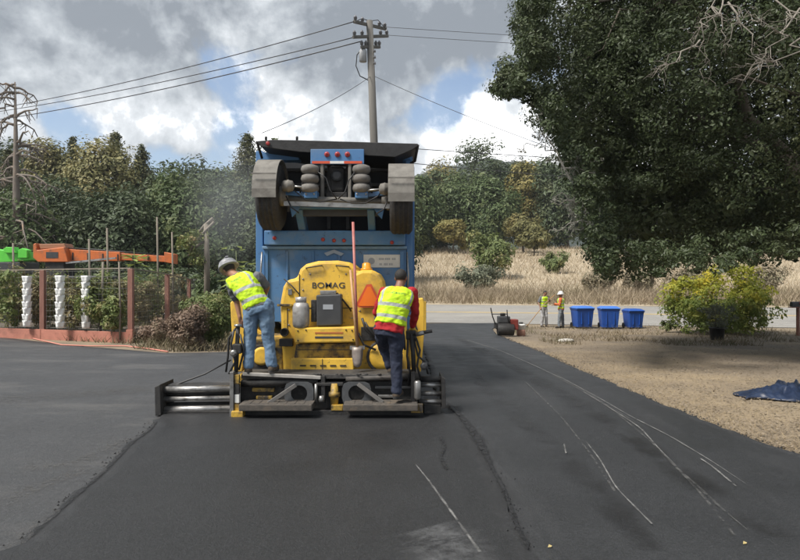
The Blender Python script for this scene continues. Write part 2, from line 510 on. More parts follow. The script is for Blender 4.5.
def asphalt(name, c1, c2, dust, dust_t, rough=.62, s3=.5, stretch=None, speck=.5):
    m = bpy.data.materials.new(name); m.use_nodes = True
    nt = m.node_tree; N, L = nt.nodes, nt.links
    b = N['Principled BSDF']
    tc = N.new('ShaderNodeTexCoord')
    def noise(s, d, r, st=None):
        v = tc.outputs['Object']
        if st:
            mp = N.new('ShaderNodeMapping'); mp.inputs['Scale'].default_value = st; L.new(v, mp.inputs[0]); v = mp.outputs[0]
        n = N.new('ShaderNodeTexNoise'); n.inputs['Scale'].default_value = s; n.inputs['Detail'].default_value = d; n.inputs['Roughness'].default_value = r
        L.new(v, n.inputs['Vector']); return n.outputs[0]
    def rng(v, a, b_, c=0., d=1.):
        n = N.new('ShaderNodeMapRange'); L.new(v, n.inputs[0])
        for i, x in enumerate((a, b_, c, d)): n.inputs[1 + i].default_value = x
        return n.outputs[0]
    def mixc(f, a, b_):
        n = N.new('ShaderNodeMix'); n.data_type = 'RGBA'
        for s, v in ((0, f), (6, a), (7, b_)):
            if isinstance(v, tuple): n.inputs[s].default_value = (*v, 1)
            elif isinstance(v, (int, float)): n.inputs[s].default_value = v
            else: L.new(v, n.inputs[s])
        return n.outputs[2]
    col = mixc(rng(noise(.8, 6, .6), .3, .7), c1, c2)
    col = mixc(rng(noise(90, 3, .7), .5, .75, 0, speck), col, tuple(3.0 * x for x in c2))       # paler specks of aggregate
    col = mixc(rng(noise(60, 3, .7), .5, .3, 0, .6), col, tuple(.4 * x for x in c1))
    col = mixc(rng(noise(22, 4, .8), .54, .72, 0, .55), col, tuple(2.1 * x for x in c2))
    col = mixc(rng(noise(14, 5, .8), .47, .3, 0, .6), col, tuple(.45 * x for x in c1))
    col = mixc(rng(noise(s3, 9, .68, stretch), *dust_t), col, dust)
    L.new(col, b.inputs['Base Color'])
    L.new(rng(noise(1.3, 5, .6), .3, .7, rough - .08, rough + .12), b.inputs['Roughness'])
    bm = N.new('ShaderNodeBump'); bm.inputs['Strength'].default_value = .8; bm.inputs['Distance'].default_value = .016
    L.new(noise(38, 7, .8), bm.inputs['Height']); L.new(bm.outputs[0], b.inputs['Normal'])
    return m
A_LOT = asphalt('older_asphalt', (.037, .0385, .041), (.053, .0545, .057), (.13, .126, .12), (.52, .80), .6, .55, (.5, 1.2, 1), .5)
A_MAT = asphalt('fresh_asphalt', (.0130, .0137, .0150), (.019, .0198, .0215), (.032, .033, .035), (.55, .9), .52, .4, (6, .35, 1), .75)
A_PASS = asphalt('rolled_asphalt', (.0175, .0187, .0208), (.027, .0285, .031), (.047, .048, .051), (.5, .85), .48, .5, (2.2, .3, 1), .65)
A_ROAD = asphalt('grey_road_asphalt', (.215, .205, .19), (.265, .255, .235), (.31, .295, .265), (.5, .8), .8, .3, (.3, 1.5, 1), .2)

sheet('asphalt_lot', np.concatenate([np.arange(-40, -14, 1.), np.arange(-14, 1.6, .35)]), [(-40, -5), (2, -5)],
      [(-40, 40), (-13.6, 20.6), (-9.5, 17.4), (-5.9, 15.2), (-4.5, 15.6), (-3.2, 19), (-2, 22), (-.3, 25.5), (1.0, 29), (2, 31)], .012, A_LOT, 'x', 40, .03, .05)
pL = [G(15, 555), G(45, 530), G(75, 500), G(105, 474), G(128, 448), G(150, 432), G(155, 424)]
lo = [(-5, pL[0].x - (pL[0].y + 5) * .9)] + sorted([(p.y, p.x) for p in pL])
pS = [G(528, 555), G(515, 530), G(505, 500), G(492, 474), G(476, 440), G(462, 422), G(446, 405)]
seam = [(-5, pS[0].x + .4)] + sorted([(p.y, p.x) for p in pS])
sheet('new_asphalt_mat', np.arange(-5, 8.12, .11), lo, [(u, x) for u, x in seam], .040, A_MAT, 'y', 24, .03, .035, 4)
pR = [G(512, 342), G(545, 355), G(575, 370), G(615, 387), G(650, 402), G(700, 422), G(750, 442), G(800, 460)]
edge = [(-5, pR[-1].x + 3.2)] + sorted([(p.y, p.x) for p in pR]) + [(24, 3.85), (28, 4.3), (30, 5.2), (31.2, 6.5)]
sheet('asphalt_driveway', np.arange(-5, 31.3, .15), sorted(seam) + [(8.4, .55), (20, .7), (26, .9), (29, .7), (31.2, -.5)], edge, .036, A_PASS, 'y', 24, .045, .035, 9)
xr_ = np.arange(-200, 201, 2.)
road = sheet('road', xr_, [(-200, 32 + 40), (200, 32 - 40)], [(-200, 41.2 + 40), (200, 41.2 - 40)], .024, A_ROAD, 'x', 10)
M_LINEY = mat('yellow_road_paint', (.62, .44, .16), (.5, .38, .17), .7, scale=2, c3=(.25, .23, .18), s3=3, t3=(.55, .75))
M_LINEW = mat('white_road_paint', (.40, .39, .37), (.33, .32, .30), .7, scale=2, c3=(.26, .25, .235), s3=3, t3=(.42, .62))
for dv in (-.12, .12):
    sheet('yellow_centre_line', xr_, [(-200, 36.9 + dv + 40), (200, 36.9 + dv - 40)], [(-200, 37.02 + dv + 40), (200, 37.02 + dv - 40)], .030, M_LINEY, 'x', 1)
for v0 in (33.2, 40.3):
    sheet('white_edge_line', xr_, [(-200, v0 + 40), (200, v0 - 40)], [(-200, v0 + .12 + 40), (200, v0 + .12 - 40)], .030, M_LINEW, 'x', 1)
M_FIELD = mat('dry_field_soil', (.33, .275, .195), (.42, .355, .255), .95, scale=.35, c3=(.25, .21, .15), s3=.12, t3=(.5, .7), bump=.8, bscale=4)
sheet('dry_field', np.arange(-250, 251, 5.), [(-250, 41.5 + 50), (250, 41.5 - 50)], [(-250, 330), (250, 260)], .012, M_FIELD, 'x', 60)

# marks on the asphalt: tracks of pale dust, dark seam, a lighter dried wedge
def mark_mat(name, col, cover, scale, rough=.8):
    m = bpy.data.materials.new(name); m.use_nodes = True
    nt = m.node_tree; N, L = nt.nodes, nt.links
    b = N['Principled BSDF']; b.inputs['Base Color'].default_value = (*col, 1); b.inputs['Roughness'].default_value = rough
    tc = N.new('ShaderNodeTexCoord')
    n = N.new('ShaderNodeTexNoise'); n.inputs['Scale'].default_value = scale; n.inputs['Detail'].default_value = 8; n.inputs['Roughness'].default_value = .7
    L.new(tc.outputs['Object'], n.inputs['Vector'])
    r = N.new('ShaderNodeMapRange'); L.new(n.outputs[0], r.inputs[0])
    r.inputs[1].default_value, r.inputs[2].default_value = cover; r.inputs[3].default_value = 0; r.inputs[4].default_value = 1
    # fade towards the borders of the strip
    uv = N.new('ShaderNodeSeparateXYZ'); L.new(tc.outputs['UV'], uv.inputs[0])
    e = N.new('ShaderNodeMath'); e.operation = 'PINGPONG'; L.new(uv.outputs[0], e.inputs[0]); e.inputs[1].default_value = .5
    e2 = N.new('ShaderNodeMapRange'); L.new(e.outputs[0], e2.inputs[0]); e2.inputs[1].default_value = 0; e2.inputs[2].default_value = .35
    f = N.new('ShaderNodeMath'); f.operation = 'PINGPONG'; L.new(uv.outputs[1], f.inputs[0]); f.inputs[1].default_value = .5
    f2 = N.new('ShaderNodeMapRange'); L.new(f.outputs[0], f2.inputs[0]); f2.inputs[1].default_value = 0; f2.inputs[2].default_value = .06
    mu = N.new('ShaderNodeMath'); mu.operation = 'MULTIPLY'; L.new(r.outputs[0], mu.inputs[0]); L.new(e2.outputs[0], mu.inputs[1])
    mu2 = N.new('ShaderNodeMath'); mu2.operation = 'MULTIPLY'; L.new(mu.outputs[0], mu2.inputs[0]); L.new(f2.outputs[0], mu2.inputs[1])
    L.new(mu2.outputs[0], b.inputs['Alpha'])
    return m
K_DUST = mark_mat('pale_dust_track', (.21, .207, .20), (.34, .62), 6)
K_FAINT = mark_mat('faint_dust_track', (.14, .138, .132), (.42, .78), 10)
K_SCUFF = mark_mat('pale_lot_scuff', (.095, .092, .087), (.46, .8), 24)
K_SEAM = mark_mat('dark_seam', (.016, .016, .017), (.32, .55), 14, .6)
K_DRY = mark_mat('dry_pale_patch', (.085, .087, .09), (.3, .7), 9)
K_TYRE = mark_mat('smooth_tyre_track', (.026, .026, .027), (.42, .75), 1.2, .45)
DRIVE = bpy.data.objects['asphalt_driveway']
def strip(name, pix, width, material, dz=.047, sub=8, seed=0, parent=None):
    rs = random.Random(seed)
    pts = [G(*p) for p in pix]
    ctr = []
    for i in range(len(pts) - 1):
        for k in range(sub): ctr.append(pts[i].lerp(pts[i + 1], k / sub))
    ctr.append(pts[-1])
    for _ in range(3): ctr = [ctr[0]] + [(ctr[i - 1] + ctr[i] * 2 + ctr[i + 1]) / 4 for i in range(1, len(ctr) - 1)] + [ctr[-1]]
    V, F, U = [], [], []
    for i, c in enumerate(ctr):
        d = (ctr[min(i + 1, len(ctr) - 1)] - ctr[max(i - 1, 0)]).normalized()
        s = Vector((d.y, -d.x, 0)); w = (np.interp(i, np.linspace(0, len(ctr) - 1, len(width)), width) if hasattr(width, '__len__') else width) * rs.uniform(.8, 1.2)
        for q in (-.5, .5):
            p = c + s * w * q; V.append((p.x, p.y, g(p.x, p.y) + dz))
    n = len(ctr)
    for i in range(n - 1):
        F.append((2 * i, 2 * i + 1, 2 * i + 3, 2 * i + 2)); U.append(((0, i / n), (1, i / n), (1, (i + 1) / n), (0, (i + 1) / n)))
    mb = MB(); mb._add(V, F, False, U)
    o = mb.build(name, material, parent or DRIVE)
    return o
def strands(pix, w, m, n, spread, dz, seed):
    r_ = random.Random(seed)
    for k in range(n):
        o = r_.uniform(-spread, spread); a = r_.uniform(0, .25); 
        pp = [(x + o * (y - 300) / 120 + r_.uniform(-1, 1), y - o * .4) for x, y in pix]
        if k and len(pp) > 3: pp = pp[r_.randint(0, 1):len(pp) - r_.randint(0, 1)]
        strip('dust_track', pp, w * r_.uniform(.35, .8), m, seed=seed * 7 + k, dz=dz + .0011 * k)
for k_, (pp, w_, m_) in enumerate([
        ([(440, 341), (466, 341), (500, 352), (545, 373), (572, 386), (600, 402), (630, 420), (670, 441), (710, 466), (750, 492)], [.05, .05, .03, .025, .025, .006], K_DUST),
        ([(545, 375), (572, 388), (606, 409), (640, 432), (660, 455), (677, 472)], [.01, .025, .025, .006], K_DUST),
        ([(672, 468), (700, 494), (722, 515), (748, 540)], [.008, .035, .03, .006], K_FAINT),
        ([(700, 464), (712, 472), (736, 493)], .025, K_DUST),
        ([(500, 350), (540, 368), (590, 398), (640, 429)], .03, K_FAINT),
        ([(600, 404), (650, 446), (700, 500), (735, 545)], .03, K_FAINT),
        ([(585, 445), (600, 466), (616, 495), (652, 532)], .018, K_DUST),
        ([(564, 449), (566, 459)], .02, K_DUST),
        ([(415, 471), (428, 487), (452, 521), (480, 562)], [.015, .025, .03], K_DUST),
        ([(520, 380), (560, 420), (590, 460), (615, 500)], .03, K_FAINT)]):
    strip('dust_track', pp, w_, m_, seed=60 + k_, dz=.046 + .0012 * k_)
strip('dried_patch', [(425, 535), (445, 548), (452, 575)], [.5, .6, .7], K_DRY, seed=6, dz=.051)
strip('seam_line', [(446, 405), (462, 422), (476, 440), (492, 474), (505, 500), (515, 530), (528, 560)], [.06, .12, .16, .06, .05, .045, .05], K_SEAM, seed=7, dz=.056)
strip('seam_line', [(440, 440), (445, 452), (440, 462), (447, 475)], .05, K_SEAM, seed=8, dz=.053)
strip('tyre_track', [(440, 345), (470, 375), (530, 430), (600, 500), (650, 560)], [.5, .4, .35, .3], K_TYRE, seed=9, dz=.042)
strip('tyre_track', [(452, 336), (520, 372), (600, 420), (700, 490), (780, 545)], [.5, .4, .35, .3], K_TYRE, seed=10, dz=.0425)
LOT = bpy.data.objects['asphalt_lot']
for i, (pp, w) in enumerate([([(-10, 512), (40, 488), (90, 470)], .30), ([(20, 560), (48, 524), (90, 502)], .34), ([(20, 470), (70, 468), (130, 440)], .3),
                             ([(-10, 402), (80, 396), (150, 390)], .9)]):
    strip('dust_scuff', pp, w, K_SCUFF, dz=.017 + .002 * i, seed=20 + i, parent=LOT)
# pale broken lip where the new mat meets the old surface, with loose crumbs of mix
MATO = bpy.data.objects['new_asphalt_mat']
strip('broken_lip', [(10, 558), (43, 531), (73, 501), (103, 475), (126, 449), (148, 433)], .05, K_FAINT, dz=.024, seed=41, parent=LOT)
strip('dark_lip', [(16, 556), (46, 531), (76, 501), (106, 475), (129, 449), (151, 433), (156, 425)], .07, K_SEAM, dz=.046, seed=42, parent=MATO)
rs = np.random.RandomState(55)
def crumbs(name, line, n, spread, size, z, label):
    ys = rs.uniform(line[0][0], line[-1][0], n); xs = np.interp(ys, *zip(*line)) + rs.normal(size=n) * spread
    V, F = [], []
    for x, y in zip(xs, ys):
        k = size * rs.uniform(.4, 1.4); o = len(V); c = (x, y, g(x, y) + z)
        q = rs.normal(size=(4, 3)); q /= np.linalg.norm(q, axis=1, keepdims=True)
        q = np.array([(1, 0, -.5), (-.6, .9, -.4), (-.5, -.8, -.5), (.1, 0, .8)]) + q * .4
        V += [(c[0] + a * k, c[1] + b_ * k, c[2] + d_ * k) for a, b_, d_ in q]; F += [(o, o + 1, o + 3), (o + 1, o + 2, o + 3), (o + 2, o, o + 3), (o, o + 2, o + 1)]
    mb = MB(); mb._add(V, F); tag(mb.build(name, A_MAT), label, 'crumbs', kind='stuff')
crumbs('asphalt_crumbs', [(y, x) for y, x in lo if y > 2.5], 260, .05, .009, .02, 'loose crumbs of asphalt along the left edge of the new mat')
crumbs('seam_crumbs', [(y, x) for y, x in seam if y > 2.5], 160, .06, .006, .045, 'loose crumbs of asphalt along the seam of the driveway')
crumbs('verge_crumbs', [(y, x) for y, x in edge if 4 < y < 27], 1300, .07, .011, .03, 'loose crumbs of asphalt along the yard edge of the driveway')

# ------------------------------------------------------------------ vegetation helpers
def basis(n, rs):
    r = rs.normal(size=n.shape)
    u = r - n * (r * n).sum(1, keepdims=True); u /= np.linalg.norm(u, axis=1, keepdims=True) + 1e-9
    return u, np.cross(n, u)
def leaf_verts(C, Nn, S, rs, aspect=.5, fold=.18):
    Nn = Nn / (np.linalg.norm(Nn, axis=1, keepdims=True) + 1e-9)
    u, v = basis(Nn, rs); S = S[:, None]
    A = np.stack([C + u * S, C + v * S * aspect + Nn * S * fold, C - u * S, C - v * S * aspect + Nn * S * fold], 1)
    return A.reshape(-1, 3)
def leaf_obj(name, C, Nn, S, m, parent, rs, aspect=.5, kind=None):
    V = leaf_verts(C, Nn, S, rs, aspect)
    o = raw(name, V, np.arange(len(V)), 4, m, parent, wloc(parent) if parent else (0, 0, 0))
    if kind: o['kind'] = kind
    return o
def clump_leaves(cc, cr, per, size, rs, out=None, upw=.5, flat=.8):
    """leaves gathered in clumps: cc (K,3) centres, cr radii"""
    K = len(cc)
    d = rs.normal(size=(K, per, 3)); d /= np.linalg.norm(d, axis=2, keepdims=True)
    rad = rs.uniform(.25, 1, (K, per, 1)) ** .6
    off = d * rad * np.asarray(cr)[:, None, None]; off[:, :, 2] *= flat
    C = (cc[:, None, :] + off).reshape(-1, 3)
    n = d + rs.normal(size=d.shape) * .45; n[:, :, 2] += upw
    if out is not None: n += out[:, None, :] * .5
    S = size * np.exp(rs.normal(size=K * per) * .32)
    return C, n.reshape(-1, 3), S
def branch(mb, a, b, r0, r1, rs, n=5, wob=.08, sides=6):
    a, b = Vector(a), Vector(b); L_ = (b - a).length
    pts, rr = [], []
    for i in range(n + 1):
        t = i / n
        p = a.lerp(b, t)
        if 0 < i < n: p += Vector(rs.normal(size=3)) * L_ * wob
        p.z += math.sin(t * math.pi) * L_ * .05
        pts.append(p); rr.append(r0 + (r1 - r0) * t)
    mb.tube(pts, rr, sides)
    return pts
M_BARK = mat('oak_bark', (.085, .07, .055), (.14, .12, .10), .95, scale=8, bump=.8, bscale=18, stretch=(1, 1, .3))
M_BARKP = mat('pale_bark', (.27, .245, .21), (.20, .18, .155), .95, scale=9, bump=.6, bscale=18)
M_BARKD = mat('dead_grey_wood', (.20, .175, .15), (.13, .11, .095), .95, scale=7, c3=(.30, .2, .13), s3=1.2, t3=(.55, .75), bump=.5, stretch=(1, 1, .3))
L_OAK = leafmat('oak_leaves', (.027, .041, .017), (.072, .096, .038), (.115, .130, .060), .2, .5)
L_DARK = leafmat('dark_wood_leaves', (.038, .058, .029), (.082, .112, .052), (.12, .145, .068))
L_MID = leafmat('mid_green_leaves', (.060, .092, .036), (.120, .165, .062), (.17, .19, .078))
L_OLIVE = leafmat('olive_leaves', (0.125, 0.125, 0.048), (0.213, 0.200, 0.077), (0.275, 0.213, 0.075))
L_YELLOW = leafmat('yellowing_leaves', (.19, .17, .055), (.29, .24, .08), (.17, .17, .055))
L_FAR = leafmat('far_tree_leaves', (.045, .066, .034), (.090, .124, .058), (.145, .158, .072))
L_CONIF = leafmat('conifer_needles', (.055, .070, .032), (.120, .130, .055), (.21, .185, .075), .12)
L_CONIFY = leafmat('sunlit_conifer_needles', (0.144, 0.152, 0.064), (0.256, 0.232, 0.096), (0.320, 0.264, 0.112), .15)  # sunlight painted into the leaf colour: a paler, yellower copy of the needles
L_WEED = leafmat('weed_leaves', (0.096, 0.136, 0.048), (0.192, 0.224, 0.080), (0.320, 0.272, 0.112))
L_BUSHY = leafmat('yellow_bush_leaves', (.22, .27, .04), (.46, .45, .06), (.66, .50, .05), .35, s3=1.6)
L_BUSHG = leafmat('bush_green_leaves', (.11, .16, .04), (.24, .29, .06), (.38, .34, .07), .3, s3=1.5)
L_BROWN = leafmat('dry_brown_shrub', (0.156, 0.102, 0.072), (0.252, 0.180, 0.126), (0.132, 0.120, 0.060), .15, s3=1.2)
L_TAN = leafmat('tan_bramble', (.17, .145, .095), (.27, .225, .15), (.13, .14, .07), .15, s3=1.2)
L_SILV = leafmat('silvery_shrub', (0.112, 0.128, 0.088), (0.208, 0.224, 0.152), (0.256, 0.240, 0.144))
L_LICH = leafmat('pale_lichen', (0.300, 0.300, 0.250), (0.420, 0.410, 0.350), None, .2)

def broadleaf(name, base, height, width, m, label, cat='tree', group=None, seed=0, nclump=70, per=70, leaf=.3, trunk=.06, bark=None, low=.12, depth=None):
    rs = np.random.RandomState(seed)
    base = Vector(base)
    t = thing(name, base, label, cat, group)
    hw = width / 2; hd = (depth or width) / 2
    cz = base.z + height * (low + (1 - low) / 2); hz = height * (1 - low) / 2
    d = rs.normal(size=(nclump, 3)); d /= np.linalg.norm(d, axis=1, keepdims=True)
    lump = .78 + .30 * np.sin(d[:, 0] * 3.1 + seed) * np.cos(d[:, 2] * 2.7 + seed * .7) + rs.uniform(-.12, .12, nclump)
    rad = rs.uniform(.45, 1.0, nclump) ** .5 * lump
    q = d * rad[:, None]
    cc = np.stack([base.x + q[:, 0] * hw, base.y + q[:, 1] * hd, cz + q[:, 2] * hz], 1)
    cr = rs.uniform(.16, .28, nclump) * (width + height * .5) / 2
    C, n, S = clump_leaves(cc, cr, per, leaf, rs, d)
    keep = C[:, 2] > base.z + .02
    leaf_obj('crown', C[keep], n[keep], S[keep], m, t, rs, kind=None)
    mb = MB(); r0 = height * trunk * .5
    top = base + Vector((0, 0, height * (low + .35)))
    pts = branch(mb, base - Vector((0, 0, .1)), top, r0, r0 * .5, rs, 5, .02, 8)
    for k in rs.choice(nclump, min(8, nclump), replace=False):
        st = pts[rs.randint(2, len(pts))]
        branch(mb, st, cc[k], r0 * .4, r0 * .08, rs, 4, .06, 5)
    mb.build('trunk', bark or M_BARK, t)
    return t
def conifer(name, base, height, width, m, label, group=None, seed=0, leaf=.3, n=5200, cat='tree', thin=1.0):
    rs = np.random.RandomState(seed)
    base = Vector(base); t = thing(name, base, label, cat, group)
    layers = int(height / .42)
    C, Nn = [], []
    mb = MB(); mb.tube([base - Vector((0, 0, .1)), base + Vector((0, 0, height * .5)), base + Vector((0, 0, height))], [height * .018, height * .011, .03], 7)
    for i in range(layers):
        f = (i + rs.uniform(0, .6)) / layers
        z = base.z + height * (.12 + .88 * f)
        rl = width / 2 * (1 - f) ** .78 * rs.uniform(.55, 1.15) + .12
        nb = rs.randint(5, 8)
        for k in range(nb):
            a = rs.uniform(0, 6.283); rr = rl * rs.uniform(.6, 1.1)
            e = np.array([base.x + math.cos(a) * rr, base.y + math.sin(a) * rr, z - rr * .12])
            s = np.array([base.x, base.y, z + rr * .15])
            cnt = max(6, int(n / layers / nb * (.35 + rr / (width / 2)) * thin))
            tt = rs.uniform(.15, 1.0, cnt)[:, None]
            p = s + (e - s) * tt + rs.normal(size=(cnt, 3)) * np.array([.26, .26, .26]) * (.6 + rr * .2)
            C.append(p); nn = rs.normal(size=(cnt, 3)) * .6; nn[:, 2] += .9; nn[:, 0] += math.cos(a) * .5; nn[:, 1] += math.sin(a) * .5; Nn.append(nn)
    C = np.concatenate(C); Nn = np.concatenate(Nn)
    leaf_obj('crown', C, Nn, leaf * rs.uniform(.6, 1.3, len(C)), m, t, rs, .35)
    mb.build('trunk', M_BARK, t)
    return t
def grass_blades(name, pts, h, w, m, rs, lean=.35, parent=None):
    n = len(pts)
    a = rs.uniform(0, 6.283, n); dx, dy = np.cos(a), np.sin(a)
    l = rs.normal(size=(n, 2)) * lean
    b0 = pts + np.stack([dx * w, dy * w, np.full(n, -.03)], 1); b1 = pts - np.stack([dx * w, dy * w, np.full(n, .03)], 1)
    tip = pts + np.stack([l[:, 0] * h, l[:, 1] * h, h], 1)
    V = np.stack([b0, b1, tip], 1).reshape(-1, 3)
    return raw(name, V, np.arange(len(V)), 3, m, parent)
def gz(X, Y): return np.interp(Y + .2 * X, _tv, _th)

# ------------------------------------------------------------------ grass, straw and litter (uncountable)
M_STRAW = mat('dry_tall_grass', (.38, .315, .22), (.50, .425, .31), .9, scale=.4, island=.6, trans=.15, c3=(.26, .19, .12), s3=.12, t3=(.45, .65))
M_STRAWD = mat('brown_roadside_grass', (.25, .20, .14), (.38, .31, .22), .9, scale=.5, island=.6, trans=.15, c3=(.17, .15, .075), s3=.3, t3=(.5, .7))
M_LITTER = mat('dry_leaf_litter', (.165, .132, .095), (.25, .20, .142), .9, scale=1, island=.85)
M_STRAWY = mat('yard_straw', (.25, .19, .11), (.36, .28, .165), .9, scale=1, island=.7)
rs = np.random.RandomState(11)
def scatter_field(n, v0, v1, x0, x1, pw=1.0):
    v = v0 + (v1 - v0) * rs.uniform(0, 1, n) ** pw
    x = rs.uniform(x0, x1, n) * (v / v1 * .75 + .3); y = v - .2 * x
    return np.stack([x, y, gz(x, y)], 1)
p = scatter_field(75000, 44.5, 116, -40, 115, 1.6)
k = p[:, 1] / 60
o = grass_blades('dry_field_grass', p, rs.uniform(.25, .75, len(p)) * (.7 + .3 * k), .028 * k + .008, M_STRAW, rs, .65)
tag(o, 'tall straw coloured dry grass covering the sloping field beyond the road', 'dry grass', kind='stuff')
p = scatter_field(46000, 42.0, 50.5, -40, 115, 1.0)
clump = .5 + .5 * np.sin(p[:, 0] * .9) * np.sin(p[:, 1] * 1.3 + p[:, 0] * .37)
o = grass_blades('roadside_grass', p, rs.uniform(.4, 1.15, len(p)) * (.65 + .85 * clump), np.full(len(p), .026), M_STRAWD, rs, .6)
tag(o, 'brown dry weeds and grass along the far edge of the road', 'dry grass', kind='stuff')
# yard: leaf litter and straw on the soil right of the driveway
def yard_pts(n, y0, y1, xmax=26):
    y = y0 + (y1 - y0) * rs.uniform(0, 1, n) ** 1.3
    e = np.interp(y, *zip(*edge))
    x = e + .05 + (np.minimum(xmax, y * .75 + 3) - e) * rs.uniform(0, 1, n) ** 1.15
    return np.stack([x, y, gz(x, y)], 1)
p = yard_pts(26000, 5.5, 28)
nn = rs.normal(size=(len(p), 3)) * .2; nn[:, 2] += 1
p[:, 2] += .034
o = leaf_obj('leaf_litter', p, nn, rs.uniform(.008, .026, len(p)), M_LITTER, None, rs, .55)
tag(o, 'small dry brown leaves scattered over the bare yard', 'leaf litter', kind='stuff')
p = yard_pts(60000, 5.2, 16)
e = np.interp(p[:, 1], *zip(*edge)); p = p[(p[:, 0] - e < rs.exponential(1.6, len(p)) + .3)]
o = grass_blades('yard_straw', p, rs.uniform(.015, .05, len(p)), np.full(len(p), .0035), M_STRAWY, rs, 2.2)
tag(o, 'short yellow straw along the edge of the new driveway', 'straw', kind='stuff')
p = yard_pts(9000, 19, 29.2); p = p[(np.sin(p[:, 0] * 1.1) * np.sin(p[:, 1] * .9) > -.1) & (p[:, 1] + .2 * p[:, 0] < 31.5) & (p[:, 0] > 4.8)]
o = grass_blades('verge_weeds', p, rs.uniform(.05, .24, len(p)), np.full(len(p), .012), mat('brown_verge_weeds', (.11, .085, .05), (.20, .155, .09), .9, scale=.6, island=.6, c3=(.09, .10, .045), s3=.4, t3=(.5, .65)), rs, .7)
tag(o, 'low brown weeds on the verge in front of the blue bins', 'weeds', kind='stuff')
# rough ground left of the driveway, behind the paved lot
x = rs.uniform(-26, -1, 26000); y = np.interp(x, [-40, -13.6, -5.9, -4.5, -3.2, -2, -.3, 1], [40, 20.8, 15.4, 15.8, 19.2, 22.2, 25.7, 29]) + .1 + rs.uniform(0, 1, len(x)) ** 1.4 * 16
p = np.stack([x, y, gz(x, y)], 1); p = p[(p[:, 1] + .2 * p[:, 0] < 31.5) & ((p[:, 0] > -7.3) | (p[:, 1] > 17.75 - .55 * (p[:, 0] + 7.8)))]
o = grass_blades('garden_ground_cover', p, rs.uniform(.06, .38, len(p)), np.full(len(p), .014), mat('mixed_ground_cover', (.08, .085, .035), (.17, .15, .075), .9, scale=.7, island=.6, c3=(.20, .155, .10), s3=.4, t3=(.45, .65)), rs, .6)
tag(o, 'mixed green and dry ground cover behind the paved lot', 'ground cover', kind='stuff')

# ------------------------------------------------------------------ far hills
def hill(name, x0, x1, Y, hfun, depth, m, seed):
    rs_ = np.random.RandomState(seed)
    nx, ny = 120, 24
    V = []
    for j in range(ny):
        for i in range(nx):
            x = x0 + (x1 - x0) * i / (nx - 1); f = j / (ny - 1); y = Y + depth * (f - .5)
            z = 10 + (hfun(x) - 10) * math.sin(math.pi * f) ** .8
            z += rs_.uniform(-1, 1) * 4.5
            V.append((x, y, z if 0 < j < ny - 1 else -5))
    F = [(j * nx + i, j * nx + i + 1, (j + 1) * nx + i + 1, (j + 1) * nx + i) for j in range(ny - 1) for i in range(nx - 1)]
    mb = MB(); mb._add(V, F, True)
    return tag(mb.build(name, m), kind='structure')
M_HILL = mat('wooded_hill', (.018, .027, .024), (.045, .058, .045), .95, scale=.09, c3=(.07, .08, .06), s3=.03, t3=(.5, .7), bump=1, bscale=.25)
hill('wooded_hill', -500, 1200, 760, lambda x: 60 + 80 * math.exp(-((x - 120) / 230) ** 2) + 10 * math.sin(x * .013), 420, M_HILL, 5)

# ------------------------------------------------------------------ woods
def tree_at(px, top, Y): 
    b = onground(px, Y); h = PZ(top, Y) - b.z
    return b, h
W1 = 'trees of the wood behind the garden fence'
back = [(-30, 118, 76), (22, 138, 78), (78, 150, 80), (140, 158, 82), (180, 156, 74), (205, 150, 70), (228, 143, 72), (262, 138, 74), (300, 150, 78), (345, 150, 80)]
HID = 'dark tree of the wood hidden behind the dump truck'
back_lab = ['tall dark tree in the wood on the outer side of the dead tree', 'dark tree in the back of the wood directly behind the dead tree', 'green tree in the back of the wood behind the paired conifers', 'dark tree in the back of the wood behind the small pointed conifer', 'dark tree in the back of the wood right of the small pointed conifer', 'dark tree in the back of the wood above the rustic arbour', 'green tree in the back of the wood rising toward the truck', 'dark tree in the back of the wood beside the truck body', HID, HID]
for i, (px, top, Y) in enumerate(back):
    b, h = tree_at(px, top, Y)
    broadleaf('broadleaf_tree', b, h, h * .62, L_DARK if i % 3 else L_MID, back_lab[i], 'tree', W1 if i < 8 else 'wood trees behind the truck', 40 + i, 90, 95, .23, low=.1)
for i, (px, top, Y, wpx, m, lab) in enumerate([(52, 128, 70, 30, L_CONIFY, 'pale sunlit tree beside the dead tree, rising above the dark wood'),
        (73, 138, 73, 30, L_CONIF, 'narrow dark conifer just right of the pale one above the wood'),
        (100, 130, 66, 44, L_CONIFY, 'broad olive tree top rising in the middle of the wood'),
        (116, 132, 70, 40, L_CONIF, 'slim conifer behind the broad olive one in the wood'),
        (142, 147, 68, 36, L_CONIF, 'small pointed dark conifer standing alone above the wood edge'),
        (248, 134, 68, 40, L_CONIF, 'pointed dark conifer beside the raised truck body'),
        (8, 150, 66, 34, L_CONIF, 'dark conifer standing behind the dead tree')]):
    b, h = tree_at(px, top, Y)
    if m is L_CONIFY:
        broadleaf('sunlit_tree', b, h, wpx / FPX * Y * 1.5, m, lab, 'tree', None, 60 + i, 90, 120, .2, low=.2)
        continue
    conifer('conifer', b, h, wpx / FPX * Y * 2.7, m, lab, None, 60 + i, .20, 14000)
W2 = 'dark oaks along the front of the wood'
front = [(-25, 178, 50, 130), (28, 190, 46, 105), (75, 172, 52, 110), (118, 180, 47, 100), (150, 168, 54, 100), (190, 172, 49, 105), (228, 160, 52, 105), (262, 168, 50, 95), (305, 178, 53, 100), (350, 175, 56, 100), (385, 172, 60, 90)]
front_lab = ['dense dark oak behind the bright green machine, beyond the dead tree', 'dense mid green oak at the foot of the dead tree', 'dense dark oak behind the turret of the orange boom lift', 'dense dark oak behind the thin stake above the orange boom', 'dense dark oak behind the tallest garden stake', 'dense mid green oak behind the rustic arbour', 'dense dark oak above the left worker', 'dense dark oak next to the dump truck body', HID, HID, HID]
